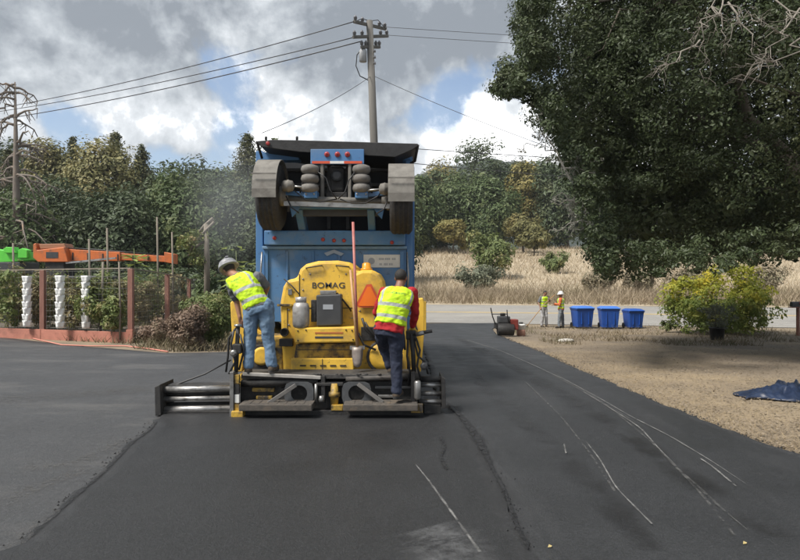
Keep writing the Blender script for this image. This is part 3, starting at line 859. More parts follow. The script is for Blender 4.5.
for i, (px, top, Y, wpx) in enumerate(front):
    b, h = tree_at(px, top, Y)
    broadleaf('dark_oak', b, h, wpx / FPX * Y, L_DARK if i % 4 != 1 else L_MID, front_lab[i], 'tree', W2 if i < 8 else 'wood trees behind the truck', 80 + i, 110, 125 if i < 8 else 40, .15 if i < 8 else .25, low=.0, depth=6)
W3 = 'far oaks above the dry field'
right = [(412, 168, 104, 60, L_MID), (438, 176, 116, 62, L_FAR), (462, 178, 112, 80, L_MID), (497, 136, 128, 84, L_FAR), (545, 150, 124, 80, L_FAR), (486, 178, 110, 66, L_MID), (568, 160, 110, 78, L_FAR),
         (608, 158, 112, 80, L_FAR), (655, 160, 112, 90, L_MID), (710, 165, 110, 90, L_FAR), (765, 160, 112, 90, L_FAR), (820, 165, 112, 90, L_MID)]
OV = 'far oak at the top of the field hidden behind the overhanging oak'
right_lab = ['mid green oak above the dry field right beside the truck', 'dark oak above the field under the pale yellow tree', 'rounded mid green oak behind the small yellow green tree', 'tallest dark oak on the skyline above the field', 'dark oak behind the tall golden tree', 'rounded mid green oak behind the large loose shrub', 'dark oak behind the bare lichen covered limb', OV, OV, OV, OV, OV]
for i, (px, top, Y, wpx, m) in enumerate(right):
    b, h = tree_at(px, top, Y)
    broadleaf('oak_tree', b, h, wpx / FPX * Y, m, right_lab[i], 'tree', W3, 120 + i, 110, 170 if i < 7 else 50, .27 if i < 7 else .42, low=.02)
b, h = tree_at(446, 158, 150); broadleaf('yellowing_tree', b, h, 15, L_YELLOW, 'tall pale yellow tree against the far blue hill', 'tree', None, 140, 60, 150, .32)
b, h = tree_at(531, 162, 118); broadleaf('yellowing_tree', b, h, 10, L_YELLOW, 'tall golden tree between the far oaks', 'tree', None, 141, 60, 150, .27)
b, h = tree_at(453, 217, 100); broadleaf('yellow_shrub', b, h, 6.4, L_YELLOW, 'small yellow green tree standing in front of the far oaks', 'tree', None, 142, 46, 120, .2)
b, h = tree_at(523, 210, 98); broadleaf('olive_shrub', b, h, 5.2, L_OLIVE, 'pale olive tree at the top of the dry field', 'tree', None, 143, 46, 120, .2)
b, h = tree_at(534, 226, 92); broadleaf('olive_shrub', b, h, 4.6, L_OLIVE, 'low yellowish bush leaning beside the pale olive tree', 'bush', None, 144, 40, 120, .19)
b, h = tree_at(492, 229, 62); broadleaf('roadside_shrub', b, h, 5.4, L_WEED, 'large loose green shrub on the slope across the road', 'shrub', None, 145, 60, 80, .15, low=0)
b, h = tree_at(478, 262, 50); broadleaf('silvery_shrub', b, h, 4.0, L_SILV, 'grey green shrub at the foot of the large loose shrub', 'shrub', None, 146, 46, 80, .11, low=0)
b, h = tree_at(555, 249, 66); broadleaf('field_bush', b, h, 2.9, L_WEED, 'small round green bush alone in the dry field', 'bush', None, 147, 40, 70, .13, low=0)
for i, (px, top, Y, wd) in enumerate([(600, 262, 47, 3.4), (690, 266, 46, 4.0), (760, 262, 44, 4.0), (640, 268, 47, 3.0)]):
    b, h = tree_at(px, top, Y); broadleaf('dry_bramble', b, h, wd, L_TAN, ['dry brown bramble across the road behind the blue bins', 'dry brown bramble across the road left of the yellow bush', 'dry brown bramble across the road behind the yellow bush', 'small dry brown bramble across the road beside the last bin'][i], 'bramble', 'brambles on the far bank', 150 + i, 40, 70, .10, low=0)

# ------------------------------------------------------------------ the big oak overhanging the yard
def inside(px, py, poly):
    r = np.zeros(len(px), bool); n = len(poly); j = n - 1
    for i in range(n):
        xi, yi = poly[i]; xj, yj = poly[j]
        c = ((yi > py) != (yj > py)) & (px < (xj - xi) * (py - yi) / (yj - yi + 1e-9) + xi)
        r ^= c; j = i
    return r
def big_oak():
    rs = np.random.RandomState(77)
    base = Vector((13.2, 16.5, g(13.2, 16.5)))
    t = thing('oak_tree', base, 'huge dark evergreen oak overhanging the yard and bins, its branches drooping low', 'tree')
    # outline of the crown as it hangs over the drive, in pixels at its own distance
    poly = [(524, -400), (520, 0), (514, 22), (521, 46), (526, 62), (505, 74), (492, 88), (497, 97), (524, 92), (527, 112), (538, 132), (558, 146), (572, 178), (582, 215), (584, 248),
            (592, 262), (622, 258), (640, 264), (660, 258), (700, 254), (735, 248), (770, 252), (800, 240), (900, 225), (1900, 220), (1900, -900), (560, -900)]
    def sample(n, pxmax, pxmin=0):
        out = []
        while len(out) < n:
            d = rs.normal(size=(4000, 3)); d /= np.linalg.norm(d, axis=1, keepdims=True)
            r = rs.uniform(.35, 1, (4000, 1)) ** .5
            p = d * r * np.array([10.6, 6.2, 6.2]) + np.array([12.8, 16.2, 7.6])
            px = p[:, 0] / p[:, 1] * FPX + 400; py = 280 - (p[:, 2] - CAM_H) / p[:, 1] * FPX
            ok = inside(px, py, poly) & (px < pxmax) & (px >= pxmin) & (p[:, 2] > 1.9)
            out.extend(p[ok])
        return np.array(out[:n])
    # extra drooping sprays along the lower rim and left flank
    rim = []
    segs = [((524, 5), (514, 24)), ((521, 46), (528, 66)), ((506, 75), (494, 90)), ((527, 100), (560, 148)), ((560, 150), (584, 215)), ((584, 215), (588, 266)), ((588, 266), (660, 264)), ((660, 264), (735, 254)), ((735, 252), (840, 240))]
    for (a, b) in segs:
        for _ in range(60):
            f = rs.uniform(); q = (a[0] + (b[0] - a[0]) * f + rs.uniform(0, 26), a[1] + (b[1] - a[1]) * f - rs.uniform(-9, 20))
            rim.append(P(q[0], q[1], rs.uniform(11.2, 15.5)))
    vis = sample(1900, 840); far = sample(800, 1e9, 840)
    rim = np.array([tuple(v) for v in rim])
    ctr = np.array([12.8, 16.2, 7.0])
    def outv(p):
        o = p - ctr; return o / np.linalg.norm(o, axis=1, keepdims=True)
    core = sample(800, 840); core = core[(core[:, 1] > 15.0) & (core[:, 0] / core[:, 1] * FPX > 170)]
    parts = [(core, rs.uniform(.6, .95, len(core)), 90, .085), (vis, rs.uniform(.28, .60, len(vis)), 140, .036), (rim, rs.uniform(.14, .30, len(rim)), 85, .035), (far, rs.uniform(.5, 1.0, len(far)), 60, .085)]
    C, Nn, S = [], [], []
    for cc, cr, per, sz in parts:
        c, n, s = clump_leaves(cc, cr, per, sz, rs, outv(cc), .55, .75); C.append(c); Nn.append(n); S.append(s)
    C, Nn, S = np.concatenate(C), np.concatenate(Nn), np.concatenate(S)
    leaf_obj('crown', C, Nn, S, L_OAK, t, rs, .55)
    mb = MB()
    pts = branch(mb, base - Vector((0, 0, .2)), base + Vector((-.4, -.2, 3.4)), .55, .42, rs, 5, .02, 12)
    fork = pts[-1]
    allc = np.concatenate([vis, far]); sel = rs.choice(len(allc), 46, replace=False)
    mains = []
    for a in range(9):
        e = fork + Vector((math.cos(a * .7) * 6.5, math.sin(a * .7) * 4, 2.5 + (a % 3) * 1.6))
        mains += branch(mb, fork, e, .24, .06, rs, 6, .05, 8)[1:]
    for k in sel:
        e = Vector(allc[k]); st = min(mains, key=lambda q: (q - e).length)
        branch(mb, st, e, .05, .008, rs, 4, .07, 5)
    mb.build('trunk', M_BARK, t)
    # the spray that reaches out to the left
    mb2 = MB()
    for (a, c) in (((545, 104), (493, 90)), ((535, 96), (502, 76)), ((540, 108), (500, 98)), ((560, 60), (518, 20))): branch(mb2, P(*a, 13.6), P(*c, 13.2), .022, .005, rs, 6, .04, 5)
    mb2.build('spray_twigs', M_BARK, t)['kind'] = 'stuff'
    q = np.array([tuple(P(rs.uniform(492, 545), 0, 13.3)) for _ in range(60)]); px_ = q[:, 0] / q[:, 1] * FPX + 400; q[:, 2] = PZ(0, 13.3) - (88 + (px_ - 492) * .18 + rs.normal(size=60) * (2 + (px_ - 492) * .14)) / FPX * 13.3
    sc_, sn_, ss_ = clump_leaves(q, np.full(60, .13), 46, .034, rs)
    leaf_obj('spray_leaves', sc_, sn_, ss_, L_OAK, t, rs, .55)
    # bare pale twigs showing through the foliage
    mb = MB()
    def twig(p0, d, L_, r, lev):
        p1 = p0 + d * L_
        pts = branch(mb, p0, p1, r, r * .45, rs, 4, .09, 5)
        if lev:
            for _ in range(4):
                q = pts[rs.randint(1, 5)]; dd = (d + Vector(rs.normal(size=3)) * .6).normalized(); twig(q, dd, L_ * rs.uniform(.4, .7), r * .5, lev - 1)
    for (a, b, Y) in [((716, -15), (722, 22), 10.6), ((724, -8), (704, 40), 10.5), ((728, 2), (752, 48), 10.6), ((800, 8), (770, 46), 10.4), ((812, 30), (778, 66), 10.4), ((770, -6), (800, 30), 10.6), ((700, 40), (676, 62), 10.7)]:
        p0, p1 = P(*a, Y), P(*b, Y - .3); d = (p1 - p0); twig(p0, d.normalized(), d.length, .018, 2)
    mb.build('bare_twigs', M_BARKP, t)['kind'] = 'stuff'
    # bare lichen covered limb reaching out on the left
    mb = MB(); ends = []
    Yd = 13.0; pts = [P(640, 262, 15), P(598, 238, Yd), P(590, 222, Yd), P(583, 205, Yd), P(574, 185, Yd - .1), P(564, 168, Yd - .1), P(556, 150, Yd)]
    mb.tube(pts, [.07, .06, .05, .042, .034, .026, .012], 7)
    def sprig(p0, d, L_, r, lev):
        q = branch(mb, p0, p0 + d * L_, r, r * .4, rs, 4, .1, 5); ends.extend(q[2:])
        if lev:
            for _ in range(3): sprig(q[rs.randint(1, 5)], (d * .6 + Vector(rs.normal(size=3)) * .6).normalized(), L_ * rs.uniform(.4, .65), r * .55, lev - 1)
    for i in range(1, 7):
        for _ in range(2): sprig(pts[i], Vector((rs.normal() * .8 - .4, rs.normal() * .3, rs.uniform(-.2, .7))).normalized(), rs.uniform(.3, .75), .018, 2)
    limb = mb.build('dead_limb', mat('lichen_bark', (.42, .40, .35), (.32, .30, .26), .95, scale=14, bump=.4), t); limb['kind'] = 'stuff'
    e = np.array([tuple(x) for x in ends]); e = e[rs.choice(len(e), min(170, len(e)), replace=False)]
    C, n, S = clump_leaves(e, np.full(len(e), .06), 10, .022, rs); leaf_obj('lichen', C, n, S, L_LICH, limb, rs)
big_oak()
# dead conifer at the left
def dead_tree():
    rs = np.random.RandomState(31)
    Y = 44.0; b = onground(17, Y)
    t = thing('dead_tree', b, 'tall dead grey conifer with bare drooping branches above the wood', 'tree')
    top = P(15, 82, Y); mb = MB()
    mb.tube([b - Vector((0, 0, .1)), P(16.5, 205, Y), P(16, 150, Y), top], [.33, .27, .17, .05], 9)
    mb.build('trunk', M_BARKD, t)
    for i in range(44):
        f = rs.uniform(.28, .99); p = b.lerp(top, f); s = -1 if i % 2 else 1
        L_ = (1.3 - f) * 3.6 * rs.uniform(.5, 1.0) + .4
        a = rs.uniform(-.9, .9); d = Vector((s * math.cos(a), math.sin(a), 0))
        mb = MB()
        kk = rs.uniform(.3, 1.0); jj = rs.uniform(.1, .6)
        pts = [p + d * (L_ * u) + Vector((rs.normal() * .07 * (u > 0), rs.normal() * .1 * (u > 0), jj * L_ * u - kk * L_ * u * u + rs.normal() * .06 * (u > 0))) for u in np.linspace(0, 1, 6)]
        mb.tube(pts, list(np.linspace(.10, .035, 6)), 5)
        for u in (2, 3, 4, 5):
            for _ in range(rs.randint(0, 4)):
                mb.tube([pts[u], pts[u] + Vector((rs.normal() * .3, rs.normal() * .3, -rs.uniform(.2, .75)))], [.036, .018], 4)
        mb.build('branch', M_BARKD, t)
dead_tree()

# ================================================================== GARDEN FENCE AND GARDEN
M_STAIN = mat('stained_redwood', (.22, .10, .075), (.29, .145, .11), .85, scale=5, c3=(.16, .08, .06), s3=3, t3=(.55, .8), bump=.4, stretch=(1, 1, .3))
M_STAINB = mat('stained_base_board', (.44, .18, .13), (.36, .15, .11), .85, scale=4, c3=(.20, .10, .07), s3=3, t3=(.55, .8), bump=.4)
M_WIRE = mat('galvanised_wire', (.22, .22, .21), None, .5, metal=.6)
M_STAKE = mat('weathered_stake', (.24, .21, .17), (.17, .145, .115), .9, scale=7, bump=.4, stretch=(1, 1, .2))
def garden():
    c0 = G(131, 343); dirv = (Vector((-13.6, 20.6, 0)) - Vector((c0.x, c0.y, 0))).normalized()
    side = [(c0.x, c0.y), (-9.0, 23.2), (-10.2, 29.0), (-11.2, 34.5)]
    fr = [Vector((c0.x, c0.y, 0)) + dirv * d for d in (0, 3.75, 7.5, 11.2)]
    t = thing('garden_fence', c0, 'redwood post and wire garden fence on a red base board', 'fence')
    H = 2.3
    def post(x, y, w=.15, h=H):
        z = g(x, y); MB().box(x - w / 2, x + w / 2, y - w / 2, y + w / 2, z - .05, z + h).build('post', M_STAIN, t, .008)
    for p in fr: post(p.x, p.y)
    for (x, y) in side[1:]: post(x, y)
    for (x, y) in ((-8.35, 20.3), ): pass
    # base boards, top rails and wire along each bay
    runs = [(fr[i], fr[i + 1], True) for i in range(3)] + [(Vector((*side[i], 0)), Vector((*side[i + 1], 0)), False) for i in range(3)]
    for a, b, front in runs:
        za, zb = g(a.x, a.y), g(b.x, b.y); d = (b - a).normalized(); nrm = Vector((-d.y, d.x, 0)) * (1 if front else 1)
        off = Vector((0, -.09, 0)) if front else Vector((.09, 0, 0))
        if front:
            mb = MB(); mb.beam(a + off + Vector((0, 0, za + .17)) + d * .01, b + off + Vector((0, 0, zb + .17)) - d * .01, .06, .34); mb.build('base_board', M_STAINB, t, .006)
        else:
            mb = MB(); mb.beam(a + off + Vector((0, 0, za + .28)) + d * .1, b + off + Vector((0, 0, zb + .28)) - d * .1, .05, .10); mb.build('low_rail', M_STAKE, t, .005)
        mb = MB(); mb.beam(a + Vector((0, 0, za + H + .022)) , b + Vector((0, 0, zb + H + .022)), .05, .04); mb.build('top_rail', M_STAKE, t)
        mb = MB(); L_ = (b - a).length; n = int(L_ / .16)
        for k in range(1, n):
            p = a.lerp(b, k / n); z = za + (zb - za) * k / n
            mb.tube([p + Vector((0, 0, z + .34)), p + Vector((0, 0, z + H))], .0035, 3, False)
        for k in range(11):
            zz = .40 + k * .185; mb.tube([a + Vector((0, 0, za + zz)), b + Vector((0, 0, zb + zz))], .0035, 3, False)
        o = mb.build('wire_mesh', M_WIRE, t); o['kind'] = 'stuff'
    MB().box(c0.x - .10, c0.x + .10, c0.y - .13, c0.y - .06, c0.z, c0.z + .42).build('corner_block', M_STAINB, t, .006)
    return c0, dirv, fr
c0, dirv, fr = garden()
# raised soil behind the base board
mb = MB()
q = [Vector((c0.x - .1, c0.y + .05, 0)), fr[3] + Vector((0, .05, 0)), fr[3] + Vector((2.5, 6, 0)), Vector((-9.2, 23.0, 0))]
mb._add([(p.x, p.y, g(p.x, p.y) + .28) for p in q] + [(p.x, p.y, g(p.x, p.y) - .1) for p in q], [(3, 2, 1, 0), (0, 1, 5, 4), (1, 2, 6, 5), (2, 3, 7, 6), (3, 0, 4, 7)])
tag(mb.build('garden_bed', mat('garden_soil', (.075, .06, .045), (.12, .10, .075), .95, scale=2, bump=.8)), kind='structure')
# white stacked planter towers
M_PLANTER = mat('white_planter', (.82, .82, .80), (.76, .76, .74), .5, scale=6)
def planter_tower(loc, label, tiers=8, h=1.68, group=None):
    t = thing('planter_tower', loc, label, 'planter', group)
    me = None
    for k in range(tiers):
        n = 24; hh = h / tiers; V, F = [], []
        for (zf, rf) in ((0, .90), (.35, .88), (.75, .98), (1.0, 1.04), (1.0, .95), (.9, .66)):
            for i in range(n):
                a = 2 * math.pi * i / n; r = .125 * rf * (1 + (.20 if zf > .3 else .1) * math.cos(4 * a + (k % 2) * math.pi))
                V.append((math.cos(a) * r, math.sin(a) * r, zf * hh))
        for j in range(5):
            for i in range(n): F.append((j * n + i, j * n + (i + 1) % n, (j + 1) * n + (i + 1) % n, (j + 1) * n + i))
        F.append(tuple(reversed(range(n)))); F.append(tuple(5 * n + i for i in range(n)))
        mb = MB(); mb._add([(x + loc[0], y + loc[1], z + loc[2] + k * hh) for x, y, z in V], F, True)
        mb.build('tier', M_PLANTER, t)
    return t
for px, lab in ((27, 'white stacked planter tower left of a fence post, next to tall green vines'), (60, 'white stacked planter tower just right of a fence post'), (86, 'white stacked planter tower next to leafy tomato plants')):
    p = onground(px, 19.9 if px < 40 else 19.2); planter_tower((p.x, p.y, p.z + .42), lab)
p = onground(196, 33.0); planter_tower((p.x, p.y, p.z + .3), 'white planter tower far back beside the garden arbour', 7, 2.1)
# garden plants
def garden_plant(px, Y, top, w, m, label, seed, leaf=.055, per=46, ncl=34, group=None, z0=.26, name='garden_plant'):
    b = onground(px, Y, z0); h = PZ(top, Y) - b.z
    return broadleaf(name, b, h, w, m, label, 'plant', group, seed, ncl, per, leaf, .02, M_STAKE, .02)
GP = 'vegetable plants along the garden fence'
L_TOM = leafmat('tomato_leaves', (0.095, 0.142, 0.041), (0.230, 0.257, 0.081), (0.324, 0.230, 0.121), .25, s3=2.2)
L_VINE = leafmat('drying_vine_leaves', (0.169, 0.150, 0.072), (0.312, 0.247, 0.130), (0.130, 0.169, 0.052), .2, s3=2.0)
spots = [(-6, 21.2, 266, 1.3, L_TOM), (8, 20.6, 262, 1.3, L_TOM), (38, 20.6, 270, 1.1, L_VINE), (18, 22.2, 268, 1.2, L_VINE), (50, 21.6, 272, 1.3, L_VINE), (72, 20.4, 274, 1.0, L_VINE), (98, 19.4, 280, 1.3, L_TOM), (106, 20.4, 270, 1.2, L_TOM), (112, 18.8, 288, 1.0, L_TOM),
         (118, 21.2, 270, 1.2, L_VINE), (88, 22.5, 268, 1.4, L_TOM), (62, 23.4, 266, 1.5, L_TOM), (140, 23, 272, 1.3, L_VINE), (150, 25, 268, 1.6, L_TOM), (172, 27, 268, 1.6, L_VINE), (36, 24, 266, 1.6, L_TOM), (128, 24.5, 268, 1.6, L_TOM)]
plant_lab = ['leafy plant at the far end of the garden below the green machine', 'tall green vine before the grey stake below the green machine', 'drying vine between a planter tower and the fence post', 'drying vine behind the planter tower left of the fence post',
    'drying vine behind the front fence post', 'drying vine between the two right planter towers', 'low tomato plant touching the right planter tower', 'tomato plant behind the pale leaning board', 'low tomato plant at the foot of the thin cane', 'drying vine beside the corner post',
    'green plant behind the right planter tower', 'green plant behind the middle planter tower', 'drying vine just past the corner post', 'green plant inside the fence side under the tallest stake', 'drying vine beside the short stake near the arbour', 'green plant below the turret of the orange lift', 'green plant below the tall big leaved plant']
for i, (px, Y, top, w, m) in enumerate(spots):
    garden_plant(px, Y, top, w, m, plant_lab[i], 200 + i, .06, 44, 32, GP if m is L_TOM else 'drying vines inside the garden fence')
def bigleaf(px, top, Y, label, seed, n=26, spread=.5):
    rs = np.random.RandomState(seed); b = onground(px, Y); h = PZ(top, Y) - b.z
    t = thing('tall_leafy_plant', b, label, 'plant')
    mb = MB(); mb.tube([b, b + Vector((.05, 0, h * .5)), b + Vector((0, 0, h * .95))], [.025, .02, .012], 6); mb.build('stem', L_WEED, t)
    L = leafmat('pale_big_leaves', (0.220, 0.290, 0.070), (0.340, 0.400, 0.120), None, .3)
    me = None
    for k in range(n):
        a = rs.uniform(0, 6.283); f = rs.uniform(.55, 1.0); c = b + Vector((math.cos(a) * spread * rs.uniform(.3, 1), math.sin(a) * spread * .6, h * f)); d = Vector((math.cos(a), math.sin(a), rs.uniform(-.5, .3))).normalized()
        s = d.cross(Vector((0, 0, 1))).normalized(); L_ = rs.uniform(.16, .26)
        mb = MB(); V = [c - d * L_, c - d * L_ * .3 + s * L_ * .6 + Vector((0, 0, .02)), c + d * L_, c - d * L_ * .3 - s * L_ * .6 + Vector((0, 0, .02)), c - d * L_ * .2 - Vector((0, 0, .03))]
        mb._add(V, [(0, 1, 4), (1, 2, 4), (2, 3, 4), (3, 0, 4)]); mb.build('leaf', L, t)
bigleaf(134, 244, 23.5, 'tall plant with big pale leaves topping the garden fence', 3, 22, .55)
bigleaf(236, 246, 24, 'yellow green big leaved plant beside the truck', 4, 20, .7)
for i, (px, top, Y, lab) in enumerate([(108, 228, 23.5, 'thin bare wooden stake rising above the orange boom'), (158, 217, 25, 'tallest weathered stake rising behind the garden fence'), (173, 232, 26.5, 'short stake standing between the fence posts near the arbour'),
                                       (90, 239, 22.5, 'grey stake beside the planter towers'), (120, 262, 18.6, 'pale thin cane leaning beside the corner post'), (100, 262, 19.5, 'pale leaning board among the tomato plants'), (14, 243, 23, 'grey stake in front of the green machine')]):
    b = onground(px, Y, .1); t_ = P(px - (1 if i != 5 else -3), top, Y)
    mb = MB(); mb.tube([b, b.lerp(t_, .5) + Vector((.02, 0, 0)), t_], [.045, .042, .034] if i != 4 else [.03, .03, .025], 7)
    tag(mb.build('wooden_stake', M_STAKE, loc=b), lab, 'stake')
# rough arbour of branches
b = onground(207, 30); t = thing('garden_arbour', b, 'rustic arbour of weathered branches behind the fence', 'arbour')
MB().tube([b, P(207, 260, 30), P(206, 224, 30)], [.16, .15, .12], 8).build('post', M_STAKE, t)
for k, (a, c) in enumerate([((214, 222), (190, 250)), ((213, 218), (196, 236)), ((206, 240), (188, 256)), ((214, 220), (200, 232))]):
    MB().tube([P(*a, 29.9 + .1 * k), P((a[0] + c[0]) / 2, (a[1] + c[1]) / 2 - 2, 29.9 + .1 * k), P(*c, 29.9 + .1 * k)], [.07, .06, .05], 6).build('branch', M_STAKE, t)
rs = np.random.RandomState(8)
cc = np.array([tuple(P(rs.uniform(180, 204), rs.uniform(232, 262), 30 + rs.uniform(-.4, .4))) for _ in range(30)])
C, n, S = clump_leaves(cc, np.full(30, .3), 40, .07, rs); leaf_obj('vine', C, n, S, L_TOM, t, rs)
# shrubs at the corner of the lot
b = onground(188, 16.2); broadleaf('dry_shrub', b, PZ(300, 16.2) - b.z, 1.3, L_BROWN, 'brown dried shrub at the edge of the lot near the fence corner', 'shrub', None, 301, 60, 90, .035, low=0)
b = onground(216, 17.0); broadleaf('green_shrub', b, PZ(290, 17) - b.z, 1.25, L_TOM, 'yellow green shrub beside the left worker', 'shrub', None, 302, 60, 90, .04, low=0)
b = onground(160, 17.8); broadleaf('low_shrub', b, .75, 1.5, L_BROWN, 'low dry tangle at the fence corner', 'shrub', None, 303, 40, 80, .035, low=0)
b = onground(205, 22); broadleaf('green_shrub', b, 1.6, 2.0, L_WEED, 'green bush behind the brown dried shrub', 'shrub', None, 304, 60, 80, .06, low=0)
for i, (px, Y, hh, ww, lab) in enumerate([(120, 31, 3.0, 4.0, 'dark bush behind the corner post of the garden'), (150, 32, 3.2, 4.0, 'dark bush behind the fence side with the tallest stake'), (180, 33, 3.2, 4.2, 'dark bush behind the far planter tower'), (218, 32, 3.0, 4.0, 'dark bush behind the arbour near the truck'), (250, 31, 3.0, 4.0, 'dark bush behind the left worker beside the truck'), (60, 32, 2.6, 5, 'dark bush behind the orange boom lift'), (10, 33, 2.6, 5, 'dark bush behind the bright green machine')]):
    b = onground(px, Y); broadleaf('understory_bush', b, hh, ww, L_MID if i % 2 else L_DARK, lab, 'bush', None, 320 + i, 60, 90, .11, low=0)
b = onground(246, 20); broadleaf('green_shrub', b, 1.8, 2.2, L_WEED, 'green bush between the truck and the garden', 'shrub', None, 305, 60, 80, .06, low=0)
# pink cord along the edge of the lot
pts = [G(*p) + Vector((0, 0, .03)) for p in ((-20, 331), (15, 335), (40, 341), (62, 346), (90, 347), (125, 347), (150, 350), (168, 353))]
pts = [pts[0]] + [x for i in range(len(pts) - 1) for x in (pts[i].lerp(pts[i + 1], .5), pts[i + 1])]
tag(MB().tube(pts, .018, 6).build('cord', mat('pink_cord', (.55, .22, .17), None, .8), loc=pts[0]), 'thin pink orange cord lying along the edge of the paved lot', 'cord')

# ------------------------------------------------------------------ machines parked behind the garden
M_JORANGE = mat('orange_lift_paint', (.60, .15, .035), (.50, .13, .035), .5, scale=3, c3=(.25, .12, .07), s3=3, t3=(.5, .75), c4=(.08, .05, .04), s4=5, t4=(.62, .7))
M_GREENM = mat('bright_green_paint', (.12, .60, .06), (.09, .5, .05), .45, scale=3)
def wheel(mb_t, mb_r, c, r, w, axis=(1, 0, 0), n=20):
    a = Vector(axis)
    mb_t.lathe(Vector(c) - a * w / 2, a, [(0, r * .62), (0, r * .9), (w * .12, r), (w * .88, r), (w, r * .9), (w, r * .62)], n)
    mb_r.lathe(Vector(c) - a * w / 2, a, [(w * .1, r * .61), (w * .1, r * .2), (w * .02, r * .18), (w * .98, r * .18), (w * .9, r * .2), (w * .9, r * .61)], n)
def add_wheel(parent, c, r, w, axis=(1, 0, 0), rim=None):
    a, b_ = MB(), MB(); wheel(a, b_, c, r, w, axis)
    o = a.build('wheel', M_RUB, parent); b_.build('rim', rim or M_STEEL, o); return o
def boom_lift():
    Y = 26.5; b = onground(70, Y)
    t = thing('boom_lift', b, 'orange boom lift with a long level boom parked behind the garden', 'boom lift')
    MB().pprism([(33, 244), (36, 243), (37, 250), (64, 247), (68, 262), (38, 262), (33, 258)], Y, Y + .9).build('turret', M_JORANGE, t, .03)
    MB().pprism([(39, 244), (64, 243.5), (66, 248), (40, 249)], Y + .1, Y + .8).build('hood', mat('brown_lift_cover', (.33, .15, .08), None, .6), t, .02)
    MB().pprism([(64, 249), (120, 252), (120, 261), (64, 261)], Y + .3, Y + .75).build('lower_boom', M_JORANGE, t, .02)
    MB().pprism([(118, 253), (166, 256), (166, 262), (118, 260)], Y + .36, Y + .70).build('upper_boom', M_JORANGE, t, .02)
    MB().pprism([(164, 252), (174, 254), (174, 264), (164, 262)], Y + .3, Y + .76).build('boom_head', M_JORANGE, t, .02)
    MB().beam(P(66, 263, Y + .1), P(116, 258, Y + .1), .08, .08).build('lift_cylinder', M_CHROME, t)
    MB().pbox(30, 276, 100, 300, Y, Y + 1.6).build('chassis', M_DKGREY, t, .03)
    for k in range(6): MB().pbox(72 + k * 15, 252.4 + k * .6, 73.2 + k * 15, 260, Y + .28, Y + .77).build('boom_band', M_BLK, t)
    MB().tube([P(68, 248, Y + .35), P(95, 249.5, Y + .35), P(120, 251.5, Y + .4), P(163, 255, Y + .42)], .03, 6).build('hose_track', M_HOSE, t)
    MB().pbox(46, 252, 58, 258, Y - .012, Y - .001).build('decal', M_DKGREY, t)
    MB().pbox(45, 262, 64, 278, Y + .1, Y + 1.0).build('turntable', M_BLK, t, .02)
    for px in (36, 94):
        for y in (Y - .15, Y + 1.7): 
            p = onground(px, y); add_wheel(t, (p.x, y, p.z + .45), .45, .32, (0, 1, 0))
boom_lift()
def green_machine():
    Y = 27.5; b = onground(2, Y)
    t = thing('green_lift', b, 'bright green machine parked at the end of the orange boom', 'machine')
    MB().pprism([(-40, 252), (-10, 248), (2, 250), (30, 252), (32, 260), (10, 262), (-40, 264)], Y, Y + .6).build('boom', M_GREENM, t, .03)
    MB().pprism([(3, 249), (6, 247), (14, 247), (16, 253), (4, 253)], Y - .15, Y + .2).build('control_head', M_GREENM, t, .02)
    MB().pprism([(18, 250), (22, 248), (27, 250), (27, 258), (18, 258)], Y - .15, Y + .2).build('bracket', M_GREENM, t, .02)
    MB().pbox(-50, 262, 20, 296, Y, Y + 1.5).build('chassis', M_DKGREY, t, .03)
    for px in (-40, 10):
        p = onground(px, Y - .15); add_wheel(t, (p.x, Y - .15, p.z + .45), .45, .3, (0, 1, 0)); p = onground(px, Y + 1.65); add_wheel(t, (p.x, Y + 1.65, p.z + .45), .45, .3, (0, 1, 0))
green_machine()

